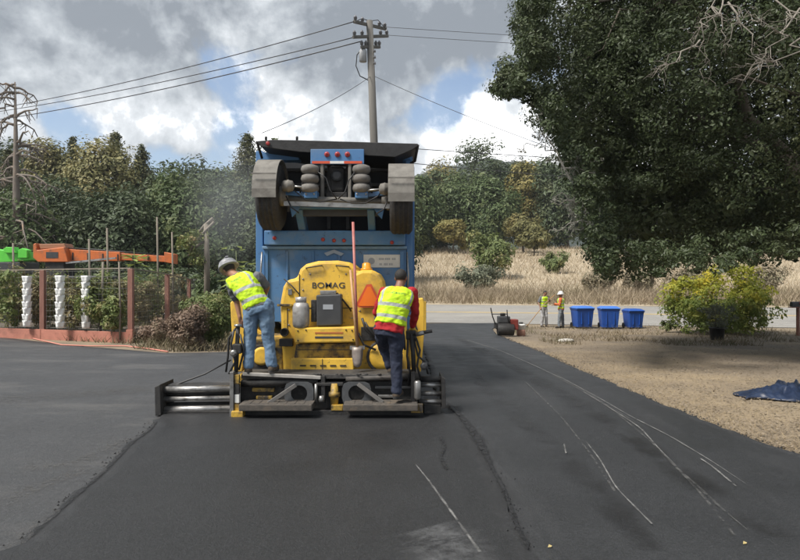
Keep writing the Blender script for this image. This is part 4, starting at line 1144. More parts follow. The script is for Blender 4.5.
# ------------------------------------------------------------------ utility pole and wires
M_POLE = mat('weathered_pole', (.155, .148, .135), (.11, .105, .095), .9, scale=4, bump=.4, stretch=(1, 1, .1))
M_INS = mat('insulator_grey', (.16, .16, .17), None, .35)
YP = 27.0
def pole():
    b = onground(381, YP); top = P(369.5, 21, YP)
    t = thing('utility_pole', b, 'leaning wooden utility pole with transformer behind the truck', 'utility pole')
    MB().tube([b - Vector((0, 0, .3)), b.lerp(top, .5), top], [.21, .185, .15], 14).build('pole', M_POLE, t)
    arms = [(P(354, 21.5, YP - .8), P(386, 29, YP + 1.2)), (P(353, 37, YP - .6), P(388, 36, YP + .6)), (P(361, 47, YP - .3), P(380, 47, YP + .3))]
    for a, c in arms:
        o = MB().beam(a, c, .10, .12).build('crossarm', M_POLE, t)
        for f in (.04, .25, .78, .96):
            p = a.lerp(c, f); MB().lathe(p + Vector((0, 0, .05)), (0, 0, 1), [(0, .03), (.05, .03), (.06, .08), (.12, .06), (.13, .09), (.2, .05), (.24, .03)], 10).build('insulator', M_INS, o)
    c = P(363, 62, YP - .1)
    o = MB().lathe(c, (0, 0, 1), [(0, .10), (.02, .165), (.50, .165), (.56, .12), (.58, .04)], 16).build('transformer', mat('transformer_grey', (.42, .43, .44), (.34, .35, .36), .5, scale=5), t)
    MB().lathe(c + Vector((.06, 0, .56)), (0, 0, 1), [(0, .03), (.05, .045), (.1, .03), (.15, .045), (.2, .02)], 8).build('bushing', M_INS, o)
    MB().tube([P(363, 47, YP - .1), P(357, 55, YP - .1), P(356, 66, YP - .1), P(360, 76, YP - .1), P(368, 80, YP - .1)], .025, 6).build('lead_wire', M_HOSE, t)
    for yy in (52, 58, 64): MB().box(PX(373.5, YP), PX(376, YP), YP - .28, YP - .12, PZ(yy + 1.5, YP), PZ(yy, YP)).build('bracket', M_INS, t)
    MB().tube([P(370, 21, YP), P(362, 18.5, YP - .2), P(354, 22, YP - .8)], .018, 5).build('jumper_wire', M_HOSE, t)
    MB().tube([P(368, 21, YP), P(378, 20, YP + .2), P(386, 29, YP + 1.0)], .018, 5).build('jumper_wire', M_HOSE, t)
pole()
M_WIREB = mat('overhead_wire', (.05, .05, .055), None, .6)
def wire(a, b, sag, r, label):
    pts = [a.lerp(b, i / 20) - Vector((0, 0, sag * 4 * (i / 20) * (1 - i / 20))) for i in range(21)]
    tag(MB().tube(pts, r, 5).build('overhead_wire', M_WIREB, loc=a), label, 'wire')
wire(P(354, 21.5, YP - .8), P(-60, 117, 42), .45, .022, 'uppermost power line from the pole crossarm to the dead tree')
wire(P(355, 37, YP - .6), P(-60, 119, 43), .4, .022, 'power line from the pole\'s second crossarm, above its twin')
wire(P(362, 41, YP - .3), P(-60, 127, 44), .45, .026, 'lowest of the three power lines running left from the pole')
wire(P(371, 76, YP), P(262, 133, 17), .15, .012, 'service drop sloping down from the pole toward the garden')
wire(P(374, 76, YP), P(640, 178, 24), .2, .012, 'service drop sloping down from the pole behind the oak')
wire(P(386, 27, YP + 1.0), P(900, 52, 50), .2, .012, 'thin upper wire running from the pole crossarm toward the oak')
wire(P(387, 35, YP + .6), P(900, 60, 50), .2, .012, 'thin lower wire running from the pole crossarm toward the oak')
wire(P(377, 146, YP), P(800, 166, 42), .2, .018, 'telephone cable running right from the pole below the power lines')
wire(P(378, 160, YP), P(800, 190, 42), .2, .018, 'lowest telephone cable running right from the pole')

# ------------------------------------------------------------------ bins, bush, pot, tarp, mailbox, stone
M_BIN = mat('blue_bin_plastic', (.010, .070, .33), (.009, .058, .28), .5, scale=3, c3=(.03, .11, .38), s3=2, t3=(.55, .8))
M_BINLID = mat('blue_bin_lid', (.055, .17, .55), (.045, .15, .5), .4, scale=3)
def wheelie_bin(px, py, label, rz, ht=1.06, w=.88, pale=True):
    p = G(px, py)
    t = thing('wheelie_bin', (0, 0, 0), label, 'bin', 'blue bins by the road')
    def ring(z, hw, hd): return [(-hw, -hd, z), (hw, -hd, z), (hw, hd, z), (-hw, hd, z)]
    V = ring(.06, w * .40, .33) + ring(ht * .8, w * .47, .40) + ring(ht * .84, w * .5, .43) + ring(ht * .88, w * .5, .43)
    F = [(3, 2, 1, 0)] + [(j * 4 + i, j * 4 + (i + 1) % 4, j * 4 + 4 + (i + 1) % 4, j * 4 + 4 + i) for j in range(3) for i in range(4)] + [(12, 13, 14, 15)]
    mb = MB(); mb._add(V, F); body = mb.build('body', M_BIN, t, .03)
    for s in (-1, 1): MB().box(s * w * .2 - .02, s * w * .2 + .02, -.41, -.34, .2, ht * .75).build('rib', M_BIN, body, .008)
    mb = MB(); V = ring(ht * .885, w * .52, .46) + ring(ht * .92, w * .52, .46) + ring(ht, w * .36, .30)
    mb._add(V, [(3, 2, 1, 0)] + [(j * 4 + i, j * 4 + (i + 1) % 4, j * 4 + 4 + (i + 1) % 4, j * 4 + 4 + i) for j in range(2) for i in range(4)] + [(8, 9, 10, 11)])
    lid = mb.build('lid', M_BINLID if pale else M_BIN, t, .03)
    MB().tube([(-w * .42, .47, ht * .9), (w * .42, .47, ht * .9)], .02, 8).build('handle', M_BIN, lid)
    for s in (-1, 1): add_wheel(t, (s * w * .42, .36, .13), .13, .06)
    t.location = p; t.rotation_euler.z = rz
wheelie_bin(582, 328, 'blue wheeled bin with a pale domed lid, closest to the two far workers', .12)
wheelie_bin(608.5, 328.5, 'blue wheeled bin with a pale domed lid, middle of the row of three', -.1)
wheelie_bin(633, 328.5, 'blue wheeled bin with a flat dark lid, next to the yellow bush', .05, .94, .74, False)
def yellow_bush():
    b = G(722, 333); rs = np.random.RandomState(61)
    t = thing('yellow_bush', b, 'wide leafy yellow green bush turning gold beside the road', 'bush')
    n = 230; d = rs.normal(size=(n, 3)); d /= np.linalg.norm(d, axis=1, keepdims=True); r = rs.uniform(.35, 1, n) ** .45
    q = d * r[:, None] * np.array([2.75, 1.7, 1.5]) * (.88 + .22 * np.sin(d[:, :1] * 5 + 1)) + np.array([b.x, b.y, b.z + 1.5])
    q[150:, 2] = b.z + rs.uniform(.2, 1.3, n - 150); q[150:, 0] = b.x + rs.uniform(-2.3, 2.1, n - 150); q[150:, 1] = b.y + rs.uniform(-1.5, .6, n - 150)
    q[:, 2] = np.maximum(q[:, 2], b.z + .25)
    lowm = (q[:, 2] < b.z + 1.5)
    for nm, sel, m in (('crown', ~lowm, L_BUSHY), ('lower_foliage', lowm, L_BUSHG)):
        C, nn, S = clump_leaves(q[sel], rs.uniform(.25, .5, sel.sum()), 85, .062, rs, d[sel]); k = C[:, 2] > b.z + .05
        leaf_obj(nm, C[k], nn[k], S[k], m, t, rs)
    mb = MB()
    for k in range(16):
        e = Vector(q[k]); branch(mb, b + Vector((rs.uniform(-.3, .3), rs.uniform(-.2, .2), -.05)), e, .03, .008, rs, 4, .05, 5)
    mb.build('stems', M_BARK, t)['kind'] = 'stuff'
yellow_bush()
def potted():
    p = G(717, 340)
    t = thing('potted_plant', p, 'black nursery pot with a loose green plant in front of the yellow bush', 'potted plant')
    o = MB().lathe(p, (0, 0, 1), [(0, .20), (.02, .21), (.42, .26), (.42, .275), (.47, .275), (.47, .25), (.41, .24)], 20).build('pot', mat('black_pot', (.012, .012, .013), (.02, .02, .021), .45, scale=8), t)
    rs = np.random.RandomState(4)
    q = np.array([(p.x + rs.normal() * .28, p.y + rs.normal() * .25, p.z + rs.uniform(.5, 1.25)) for _ in range(36)])
    C, n, S = clump_leaves(q, np.full(36, .16), 40, .035, rs); leaf_obj('foliage', C, n, S, L_SILV, t, rs)
    mb = MB()
    for k in range(9): mb.tube([p + Vector((rs.normal() * .05, rs.normal() * .05, .4)), Vector(q[k])], [.012, .005], 5)
    mb.build('stems', M_BARK, t)['kind'] = 'stuff'
potted()
b = G(666, 333); broadleaf('young_weed', b, .62, .55, L_WEED, 'small dark weed plant between the bins and the potted plant', 'weed', None, 310, 20, 40, .035, low=0)
def tarp():
    c = G(800, 400); rs = np.random.RandomState(9)
    nx, ny = 90, 46; V, F = [], []
    x0, x1, y0, y1 = G(738, 400).x, G(738, 400).x + 2.2, 8.9, 9.75
    ph = rs.uniform(0, 6.28, 12); fr_ = rs.uniform(3, 17, 12); an = rs.uniform(0, 3.14, 12)
    for j in range(ny):
        for i in range(nx):
            u, v = i / (nx - 1), j / (ny - 1); x, y = x0 + (x1 - x0) * u, y0 + (y1 - y0) * v
            e = min(u, 1 - u, v * .6, (1 - v) * .6) * 4.2; e = max(0, min(1, e)) ** .6
            h = 0
            for k in range(12): h += (1 - abs(math.sin(fr_[k] * (x * math.cos(an[k]) + y * math.sin(an[k])) + ph[k]))) ** 2 / (1.2 + .22 * fr_[k])
            z = .02 + e * (.02 + .34 * math.tanh(h * .62)) * (.45 + .65 * min(1, u * 2.2))
            x += .10 * math.sin(y * 9 + x * 3) * (1 - e) + .5 * v; y += .12 * math.sin(x * 6 + 1) * (1 - e)
            V.append((x, y, g(x, y) + z))
    F = [(j * nx + i, j * nx + i + 1, (j + 1) * nx + i + 1, (j + 1) * nx + i) for j in range(ny - 1) for i in range(nx - 1)]
    mb = MB(); mb._add(V, F, True)
    o = mb.build('tarp', mat('navy_tarp', (.012, .020, .045), (.022, .036, .075), .4, scale=6, c3=(.007, .011, .022), s3=2.5, t3=(.5, .7), bump=.3, bscale=12), loc=c)
    s = o.modifiers.new('solid', 'SOLIDIFY'); s.thickness = .006
    tag(o, 'crumpled navy blue tarpaulin lying on the bare yard', 'tarp')
tarp()
def mailbox():
    Y = 24.5; b = onground(798, Y)
    t = thing('mailbox', b, 'dark mailbox on a brown wooden post by the road', 'mailbox')
    MB().box(b.x - .05, b.x + .05, Y - .05, Y + .05, b.z - .05, PZ(307, Y)).build('post', M_STAIN, t, .005)
    z = PZ(307, Y); n = 10
    prof = [(-.09, 0), (.09, 0)] + [(.09 * math.cos(a), .12 + .09 * math.sin(a)) for a in np.linspace(0, math.pi, n)]
    mb = MB(); V = [(b.x - .28, Y + yy, z + zz + .012) for yy, zz in prof] + [(b.x + .26, Y + yy, z + zz + .012) for yy, zz in prof]; k = len(prof)
    mb._add(V, [tuple(reversed(range(k))), tuple(range(k, 2 * k))] + [(i, (i + 1) % k, (i + 1) % k + k, i + k) for i in range(k)])
    bx = mb.build('box', mat('mailbox_black', (.03, .032, .035), None, .4), t)
    MB().box(b.x - .34, b.x + .30, Y - .11, Y + .11, z - .03, z + .005).build('shelf', M_STAIN, t)
    MB().box(b.x + .0, b.x + .03, Y - .115, Y - .098, z + .1, z + .24).build('flag', M_RED, bx)
mailbox()
p = G(566, 342); mb = MB(); mb.ellipsoid(p + Vector((0, 0, .04)), .30, .16, .075, Matrix.Rotation(.15, 3, 'Z'), 14, 8)
tag(mb.build('pale_stone', mat('pale_stone', (.55, .53, .49), (.44, .42, .38), .85, scale=7, bump=.4), loc=p, wrinkle=.05), 'flat whitish stone lying on the verge before the bins', 'stone')
for px, py, lab in ((550, 555, 'yellow fallen leaf lying on the dark seam of the driveway'), (745, 553, 'pale fallen leaf lying on the driveway near the dust tracks')):
    p = G(px, py) + Vector((0, 0, .045)); mb = MB(); a = Vector((.016, .005, .003)); c = Vector((-.005, .010, .005))
    mb._add([p - a, p - c * .9 + Vector((0, 0, .006)), p + a, p + c + Vector((0, 0, .006)), p], [(0, 1, 4), (1, 2, 4), (2, 3, 4), (3, 0, 4)])
    tag(mb.build('fallen_leaf', mat('yellow_leaf', (.40, .32, .14), None, .7), loc=p), lab, 'leaf')
def compactor():
    p = G(506, 336.5); Y = p.y; z = p.z + .036
    t = thing('walk_behind_roller', p, 'black and red walk behind roller parked at the edge of the driveway', 'roller')
    MB().lathe((p.x - .33, Y, z + .24), (1, 0, 0), [(0, .05), (0, .23), (.02, .24), (.60, .24), (.62, .23), (.62, .05)], 20).build('drum', M_BLK, t)
    MB().box(p.x - .42, p.x + .40, Y - .1, Y + .30, z + .26, z + .48).build('frame', M_BLK, t, .02)
    MB().box(p.x - .30, p.x + .16, Y - .05, Y + .35, z + .48, z + .74).build('engine', M_DKGREY, t, .04)
    MB().box(p.x + .17, p.x + .46, Y - .12, Y + .3, z + .22, z + .62).build('side_cover', mat('roller_red', (.22, .035, .025), (.14, .025, .02), .5, scale=6), t, .03)
    MB().tube([(p.x - .40, Y - .05, z + .40), (p.x - .55, Y - .2, z + .75), (p.x - .62, Y - .32, z + 1.0), (p.x - .64, Y - .34, z + 1.08)], .022, 8).build('handle_bar', M_BLK, t)
    MB().tube([(p.x + .12, Y - .05, z + .45), (p.x + .02, Y - .2, z + .75), (p.x - .02, Y - .32, z + 1.0)], .022, 8).build('handle_bar', M_BLK, t)
    MB().tube([(p.x - .61, Y - .30, z + .84), (p.x - .02, Y - .30, z + .84)], .018, 8).build('cross_bar', M_BLK, t)
    MB().lathe((p.x - .1, Y + .15, z + .74), (0, 0, 1), [(0, .1), (.1, .1), (.12, .06)], 14).build('air_filter', M_BLK, t)
    q = G(521, 336); 
    t2 = thing('drink_cooler', q, 'white and orange drinks cooler standing beside the small roller', 'cooler')
    o = MB().lathe(q, (0, 0, 1), [(0, .15), (.02, .17), (.24, .17), (.25, .165)], 18).build('body', mat('faded_orange', (.55, .30, .22), (.45, .24, .18), .6, scale=6), t2)
    MB().lathe(q + Vector((0, 0, .251)), (0, 0, 1), [(0, .16), (.14, .155), (.17, .18), (.20, .17), (.22, .1)], 18).build('upper_body', M_WHITE, t2)
    MB().lathe(q + Vector((0, 0, .473)), (0, 0, 1), [(0, .08), (.06, .08), (.07, .05)], 14).build('cap', M_BLK, t2)
compactor()

# ================================================================== DUMP TRUCK
def dump_truck():
    YT = 10.0
    b = Vector((PX(334, YT), 13.5, g(-1.1, 13.5) + .012))
    t = thing('dump_truck', b, 'big blue dump truck with its booster axle folded up over the tailgate', 'dump truck')
    X0, X1 = PX(256, YT), PX(412.5, YT); Zt = PZ(146, YT); Zf = 1.05; Y1 = 15.6
    def bd(name, m, x0, x1, y0, y1, z0, z1, bev=.012, par=None): return MB().box(x0, x1, y0, y1, z0, z1).build(name, m, par or t, bev)
    for s, x in ((-1, X0), (1, X1)):
        sp = bd('side_panel', M_BLUE, min(x, x - s * .06), max(x, x - s * .06), YT + .2, Y1, Zf, Zt - .12)
        for k in range(6):
            yy = YT + .75 + k * .85; bd('side_rib', M_BLUE, min(x, x + s * .05) + .001 * s, max(x, x + s * .05) + .001 * s, yy, yy + .1, Zf, Zt - .2, .008, sp)
        bd('rear_post', M_BLUE, min(x, x - s * .12), max(x, x - s * .12), YT - .02, YT + .19, PZ(330, YT), PZ(151, YT), .015)
    bd('front_wall', M_BLUE, X0 + .06, X1 - .06, Y1 - .08, Y1, Zf, Zt - .12)
    bd('body_floor', M_BLUE, X0 + .062, X1 - .062, YT + .8, Y1 - .082, Zf, Zf + .08)
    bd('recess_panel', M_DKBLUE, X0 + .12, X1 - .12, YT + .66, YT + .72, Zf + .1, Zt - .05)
    # head of the body: tarp housing, blue plates
    th = MB().pprism([(255, 141), (272, 139.5), (300, 140), (418, 143.5), (418, 146), (412, 150), (395, 157), (300, 152), (262, 147)], YT - .55, YT + .5).build('tarp_housing', mat('black_tarp', (.010, .010, .011), (.022, .022, .023), .6, scale=7, bump=.3), t, .01)
    MB().tube([P(418, 145, YT - .5), P(415, 161, YT - .3)], .022, 8).build('housing_strut', M_BLK, th)
    MB().tube([P(415, 161, YT - .3), P(411, 163, YT - .1)], .022, 8).build('housing_strut', M_BLK, th)
    MB().tube([P(257, 142, YT - .5), P(262, 158, YT - .2)], .022, 8).build('housing_strut', M_BLK, th)
    for px in (297, 266): MB().lathe(P(px, 140, YT - .4), (0, 0, 1), [(0, .02), (.05, .022), (.06, .01)], 8).build('bolt', M_BLK, th)
    for a, c in ((259, 299), (379, 411)): MB().pbox(a, 152, c, 160, YT - .05, YT + .19).build('head_plate', M_BLUE, t, .01)
    MB().lathe(P(268, 143.5, YT - .57), (0, -1, 0), [(0, .035), (.025, .03), (.03, .015)], 10).build('marker_light', M_RED, th)
    cp = MB().pbox(310.5, 149, 364, 164, YT - .62, YT - .57).build('light_plate', M_BLUE, t, .008)
    for px in (327, 337.5, 347.5): MB().lathe(P(px, 154.5, YT - .62), (0, -1, 0), [(0, .042), (.015, .042), (.025, .03), (.028, .0)], 14).build('marker_light', M_RED, cp)
    for k, (a, c) in enumerate(((312, 322), (322, 330), (330, 344), (344, 352), (352, 362))):
        MB().pbox(a, 161, c, 163.5, YT - .628, YT - .6205).build('reflector_strip', M_WHITE if k == 2 else M_REDBORD, cp)
    # booster axle folded up
    ba = 9.35
    ax = MB().tube([P(283, 199, ba), P(391, 202, ba)], .055, 14).build('booster_axle', M_GALV, t)
    MB().beam(P(284, 203.5, ba - .12), P(392, 206.5, ba - .12), .05, .07).build('tie_bar', M_STEEL, ax)
    for side, (wx0, wx1) in (('l', (260, 280.5)), ('r', (390, 412.5))):
        cx = PX((wx0 + wx1) / 2, ba); w = PX(wx1, ba) - PX(wx0, ba)
        zc = PZ(196 if side == 'l' else 200, ba); r = .52
        tm, rm = MB(), MB(); wheel(tm, rm, (cx, ba + .12, zc), r, w, (1, 0, 0), 36)
        tyre = tm.build('tyre', M_RUB, ax); rm.build('rim', M_STEEL, ax)
        for q in (-.3, -.1, .1, .3):
            MB().lathe((cx + q * w - .012, ba + .12, zc), (1, 0, 0), [(0, r - .01), (0, r + .006), (.035, r + .006), (.035, r - .01)], 36).build('tread_rib', M_RUB, ax)
        # fender: half drum over the upper rear of the wheel
        n = 16; V = []
        for k in range(n + 1):
            a = R(-8) + R(205) * k / n
            for rr in (r + .045, r + .06):
                for xx in (cx - w * .56, cx + w * .56): V.append((xx, ba + .12 - math.cos(a) * rr, zc + math.sin(a) * rr))
        F = []
        for k in range(n):
            i = k * 4; F += [(i, i + 4, i + 5, i + 1), (i + 2, i + 3, i + 7, i + 6), (i, i + 2, i + 6, i + 4), (i + 1, i + 5, i + 7, i + 3)]
        F += [(0, 1, 3, 2), (4 * n, 4 * n + 2, 4 * n + 3, 4 * n + 1)]
        mb = MB(); mb._add(V, F, False)
        fe = mb.build('fender', M_GALV, t)
        MB().box(cx - w * .563, cx + w * .563, ba - .475, ba - .462, zc + .26, zc + .28).build('fender_fold', M_GALV, fe)
        # hub and brake chamber on the inner side
        sx = 1 if side == 'l' else -1
        hx = PX(wx1 if side == 'l' else wx0, ba)
        MB().lathe((hx, ba, zc), (sx, 0, 0), [(0, .16), (.05, .16), (.06, .09), (.13, .08)], 16).build('hub', M_GALV, ax)
        bc = P(288 if side == 'l' else 385, 186 if side == 'l' else 189, ba - .2)
        MB().lathe(bc - Vector((.09 * sx, 0, 0)), (sx, 0, 0), [(0, .05), (.02, .085), (.08, .09), (.09, .10), (.11, .09), (.16, .08), (.18, .04)], 14).build('brake_chamber', M_GALV, ax)
        MB().tube([bc, bc + Vector((.35 * sx, .05, -.02))], .018, 8).build('push_rod', M_STEEL, ax)
        # swing arm, air spring
        ap = P(310 if side == 'l' else 361.5, 165, ba - .1)
        prof = []
        for k in range(3):
            z0 = -.145 * k
            prof += [(-z0, .075), (-z0 + .02, .125), (-z0 + .07, .142), (-z0 + .12, .125), (-z0 + .14, .08)]
        MB().lathe(ap, (0, 0, -1), prof, 20).build('air_spring', M_GALV if False else mat('dusty_rubber', (.13, .12, .11), (.19, .18, .165), .85, scale=8, bump=.2), t)
        MB().pbox((304 if side == 'l' else 355), 190, (317 if side == 'l' else 368), 198, ba - .16, ba + .1).build('spring_seat', M_BLUE, t, .01)
        for px in ((321, 324) if side == 'l' else (348, 351)): pass
        MB().beam(P(322.5 if side == 'l' else 350, 160, ba + .1), P(322.5 if side == 'l' else 350, 203, ba + .1), .05, .12).build('hanger', M_GALV, t, .01)
        MB().beam(P(286 if side == 'l' else 388, 193, ba - .05), P(318 if side == 'l' else 356, 196, ba - .05), .07, .07).build('radius_arm', M_BLUE, t, .01)
        g0 = [(289, 203), (302, 205), (296, 213), (292, 217)] if side == 'l' else [(372, 206), (385, 205), (382, 219), (378, 215)]
        MB().pprism(g0 if side == 'l' else g0, ba, ba + .04).build('gusset', M_BLUE, t, .004)
        MB().tube([P(300 if side == 'l' else 372, 193, ba - .1), P(303 if side == 'l' else 370, 180, ba - .1), P(320 if side == 'l' else 352, 172, ba + .1)], .012, 6).build('air_hose', M_HOSE, t)
    MB().pbox(290, 202.5, 384, 208.5, ba + .05, ba + .22).build('cross_beam', M_BLUE, t, .015)
    MB().pprism([(297, 209), (377, 209), (382, 216), (292, 216)], ba + .23, ba + .33).build('lower_beam', M_DKGREY, t, .01)
    gb = MB().pbox(329, 166, 344, 192, ba + .2, ba + .6).build('gear_housing', M_BLK, t, .04)
    MB().lathe(P(337, 176, ba + .2), (0, -1, 0), [(0, .09), (.05, .09), (.07, .05)], 16).build('housing_cover', M_DKGREY, gb)
    MB().pbox(326, 192, 347, 198, ba + .15, ba + .5).build('housing_foot', M_BLK, t, .01)
    # recess: cross ribs, brake lines, springs
    for py in (168, 183): MB().pbox(270, py, 400, py + 3.2, YT + .55, YT + .655).build('cross_rib', M_DKGREY, t, .008)
    for px in (276, 327, 346, 393): MB().pbox(px, 160, px + 3.5, 229, YT + .50, YT + .549).build('upright_rib', M_DKGREY, t, .008)
    for i, pp in enumerate([[(290, 186), (296, 192), (306, 200), (320, 202), (337, 199)], [(384, 189), (378, 196), (366, 203), (352, 203), (340, 199)], [(318, 172), (326, 178), (330, 190), (337, 199)], [(355, 172), (349, 180), (345, 192), (338, 199)], [(286, 196), (291, 207), (299, 213)], [(388, 198), (384, 209), (376, 214)]]):
        MB().tube([P(x, y, ba - .14 - .012 * i) for x, y in pp], .011, 6).build('brake_line', M_HOSE, t)
    for px in (306, 314, 357, 366): MB().lathe(P(px, 194, ba - .161), (0, -1, 0), [(0, .016), (.012, .016), (.014, .008)], 8).build('bolt', M_STEEL, t)
    for px in np.arange(268, 404, 9.5): MB().lathe(P(px, 232.5, YT - .2205), (0, -1, 0), [(0, .009), (.006, .009), (.008, .004)], 8).build('rivet', M_BLUE, t)
    for px in (286, 312, 338): MB().pbox(px, 251, px + 2.2, 318, YT - .045, YT - .021).build('tailgate_rib', M_BLUE, t, .008)
    MB().pprism([(324, 253), (334, 249.5), (344, 253.5), (341, 256), (334, 253), (327, 256)], YT - .052, YT - .046).build('badge', mat('badge_grey', (.30, .36, .44), None, .5), t)
    for s_, px in ((-1, 262), (1, 407)):
        MB().tube([P(px, 252, YT - .08), P(px + s_ * 1.5, 275, YT - .1), P(px, 300, YT - .08)], .014, 8).build('gate_chain', M_STEEL, t)
    # long arms that carry the axle, running back to the chassis
    for px in (299, 371): MB().beam(P(px, 206, ba + .2), Vector((PX(px, ba), 11.2, 1.55)), .12, .2).build('lift_arm', M_BLUE, t, .015)
    # light bar and tailgate
    lb = MB().pbox(264, 230.5, 405.5, 245, YT - .22, YT + .1).build('light_bar', M_BLUE, t, .015)
    for px, py in ((274.5, 238), (323, 239.5), (334, 240.5), (344, 240.5), (392, 242.5)): MB().lathe(P(px, py, YT - .22), (0, -1, 0), [(0, .032), (.014, .032), (.022, .02), (.024, .0)], 12).build('tail_light', M_RED, lb)
    tg = MB().pbox(261.5, 247.5, 407.5, 322, YT - .02, YT + .06).build('tailgate', M_BLUE, t, .01)
    MB().pbox(262, 246, 407, 249, YT - .10, YT - .021).build('gate_lip', mat('worn_blue_edge', (.16, .27, .40), (.10, .2, .35), .4, scale=8), tg, .008)
    for px in (266, 402): MB().pbox(px - 2, 251, px + 2, 321, YT - .06, YT - .021).build('gate_rib', M_BLUE, tg, .008)
    sg = MB().pbox(363.5, 254.5, 401.5, 267.5, YT - .034, YT - .0215).build('company_sign', M_WHITE, tg, .003)
    # two lines of worn lettering and a logo, too weathered to read
    for k, (a, c, yy) in enumerate(((379, 384, 259), (385, 391, 259), (392, 396, 259), (379.5, 383, 264.3), (384, 388, 264.3), (389, 393, 264.3))):
        for q in np.arange(a, c - .8, 1.35): MB().pbox(q, yy - 1.1, q + .9, yy + 1.0, YT - .0375, YT - .0345).build('worn_letter', M_PRINTG, sg)
    MB().lathe(P(371.5, 261, YT - .0345), (0, -1, 0), [(0, .055), (.003, .055)], 18).build('logo_disc', M_PRINTG, sg)
    # chassis, wheels and cab in front
    for x in (b.x - .45, b.x + .45): MB().box(x - .05, x + .05, 10.9, 18.6, .72, .98).build('chassis_rail', M_BLK, t, .01)
    for yy in (12.9, 14.25):
        for s in (-1, 1):
            for dx in (.72, 1.04): add_wheel(t, (b.x + s * dx, yy, g(b.x, yy) + .53), .51, .27)
    for s in (-1, 1): add_wheel(t, (b.x + s * 1.02, 17.6, g(b.x, 17.6) + .53), .51, .3)
    cab = MB(); cab._add([(b.x + sx * 1.15, y, z) for sx in (-1, 1) for (y, z) in ((15.9, 1.0), (17.0, 1.0), (17.15, 1.75), (16.95, 2.75), (15.9, 2.8))],
                         [(0, 1, 2, 3, 4), (9, 8, 7, 6, 5)] + [(i, (i + 5), (i + 1) % 5 + 5, (i + 1) % 5) for i in range(5)])
    cb = cab.build('cab', M_BLUE, t, .04)
    MB().box(b.x - .95, b.x + .95, 17.2, 18.7, 1.0, 1.7).build('bonnet', M_BLUE, t, .1)
    MB().box(b.x - 1.2, b.x + 1.2, 18.72, 18.85, .5, .85).build('bumper', M_CHROME, t, .03)
    M_GLASS = mat('dark_glass', (.02, .025, .03), None, .08)
    MB().box(b.x - .8, b.x + .8, 15.86, 15.895, 1.95, 2.55).build('rear_window', M_GLASS, cb)
    for s in (-1, 1): MB().box(b.x + s * 1.16 - .012, b.x + s * 1.16 + .012, 16.1, 16.85, 1.85, 2.5).build('side_window', M_GLASS, cb)
dump_truck()

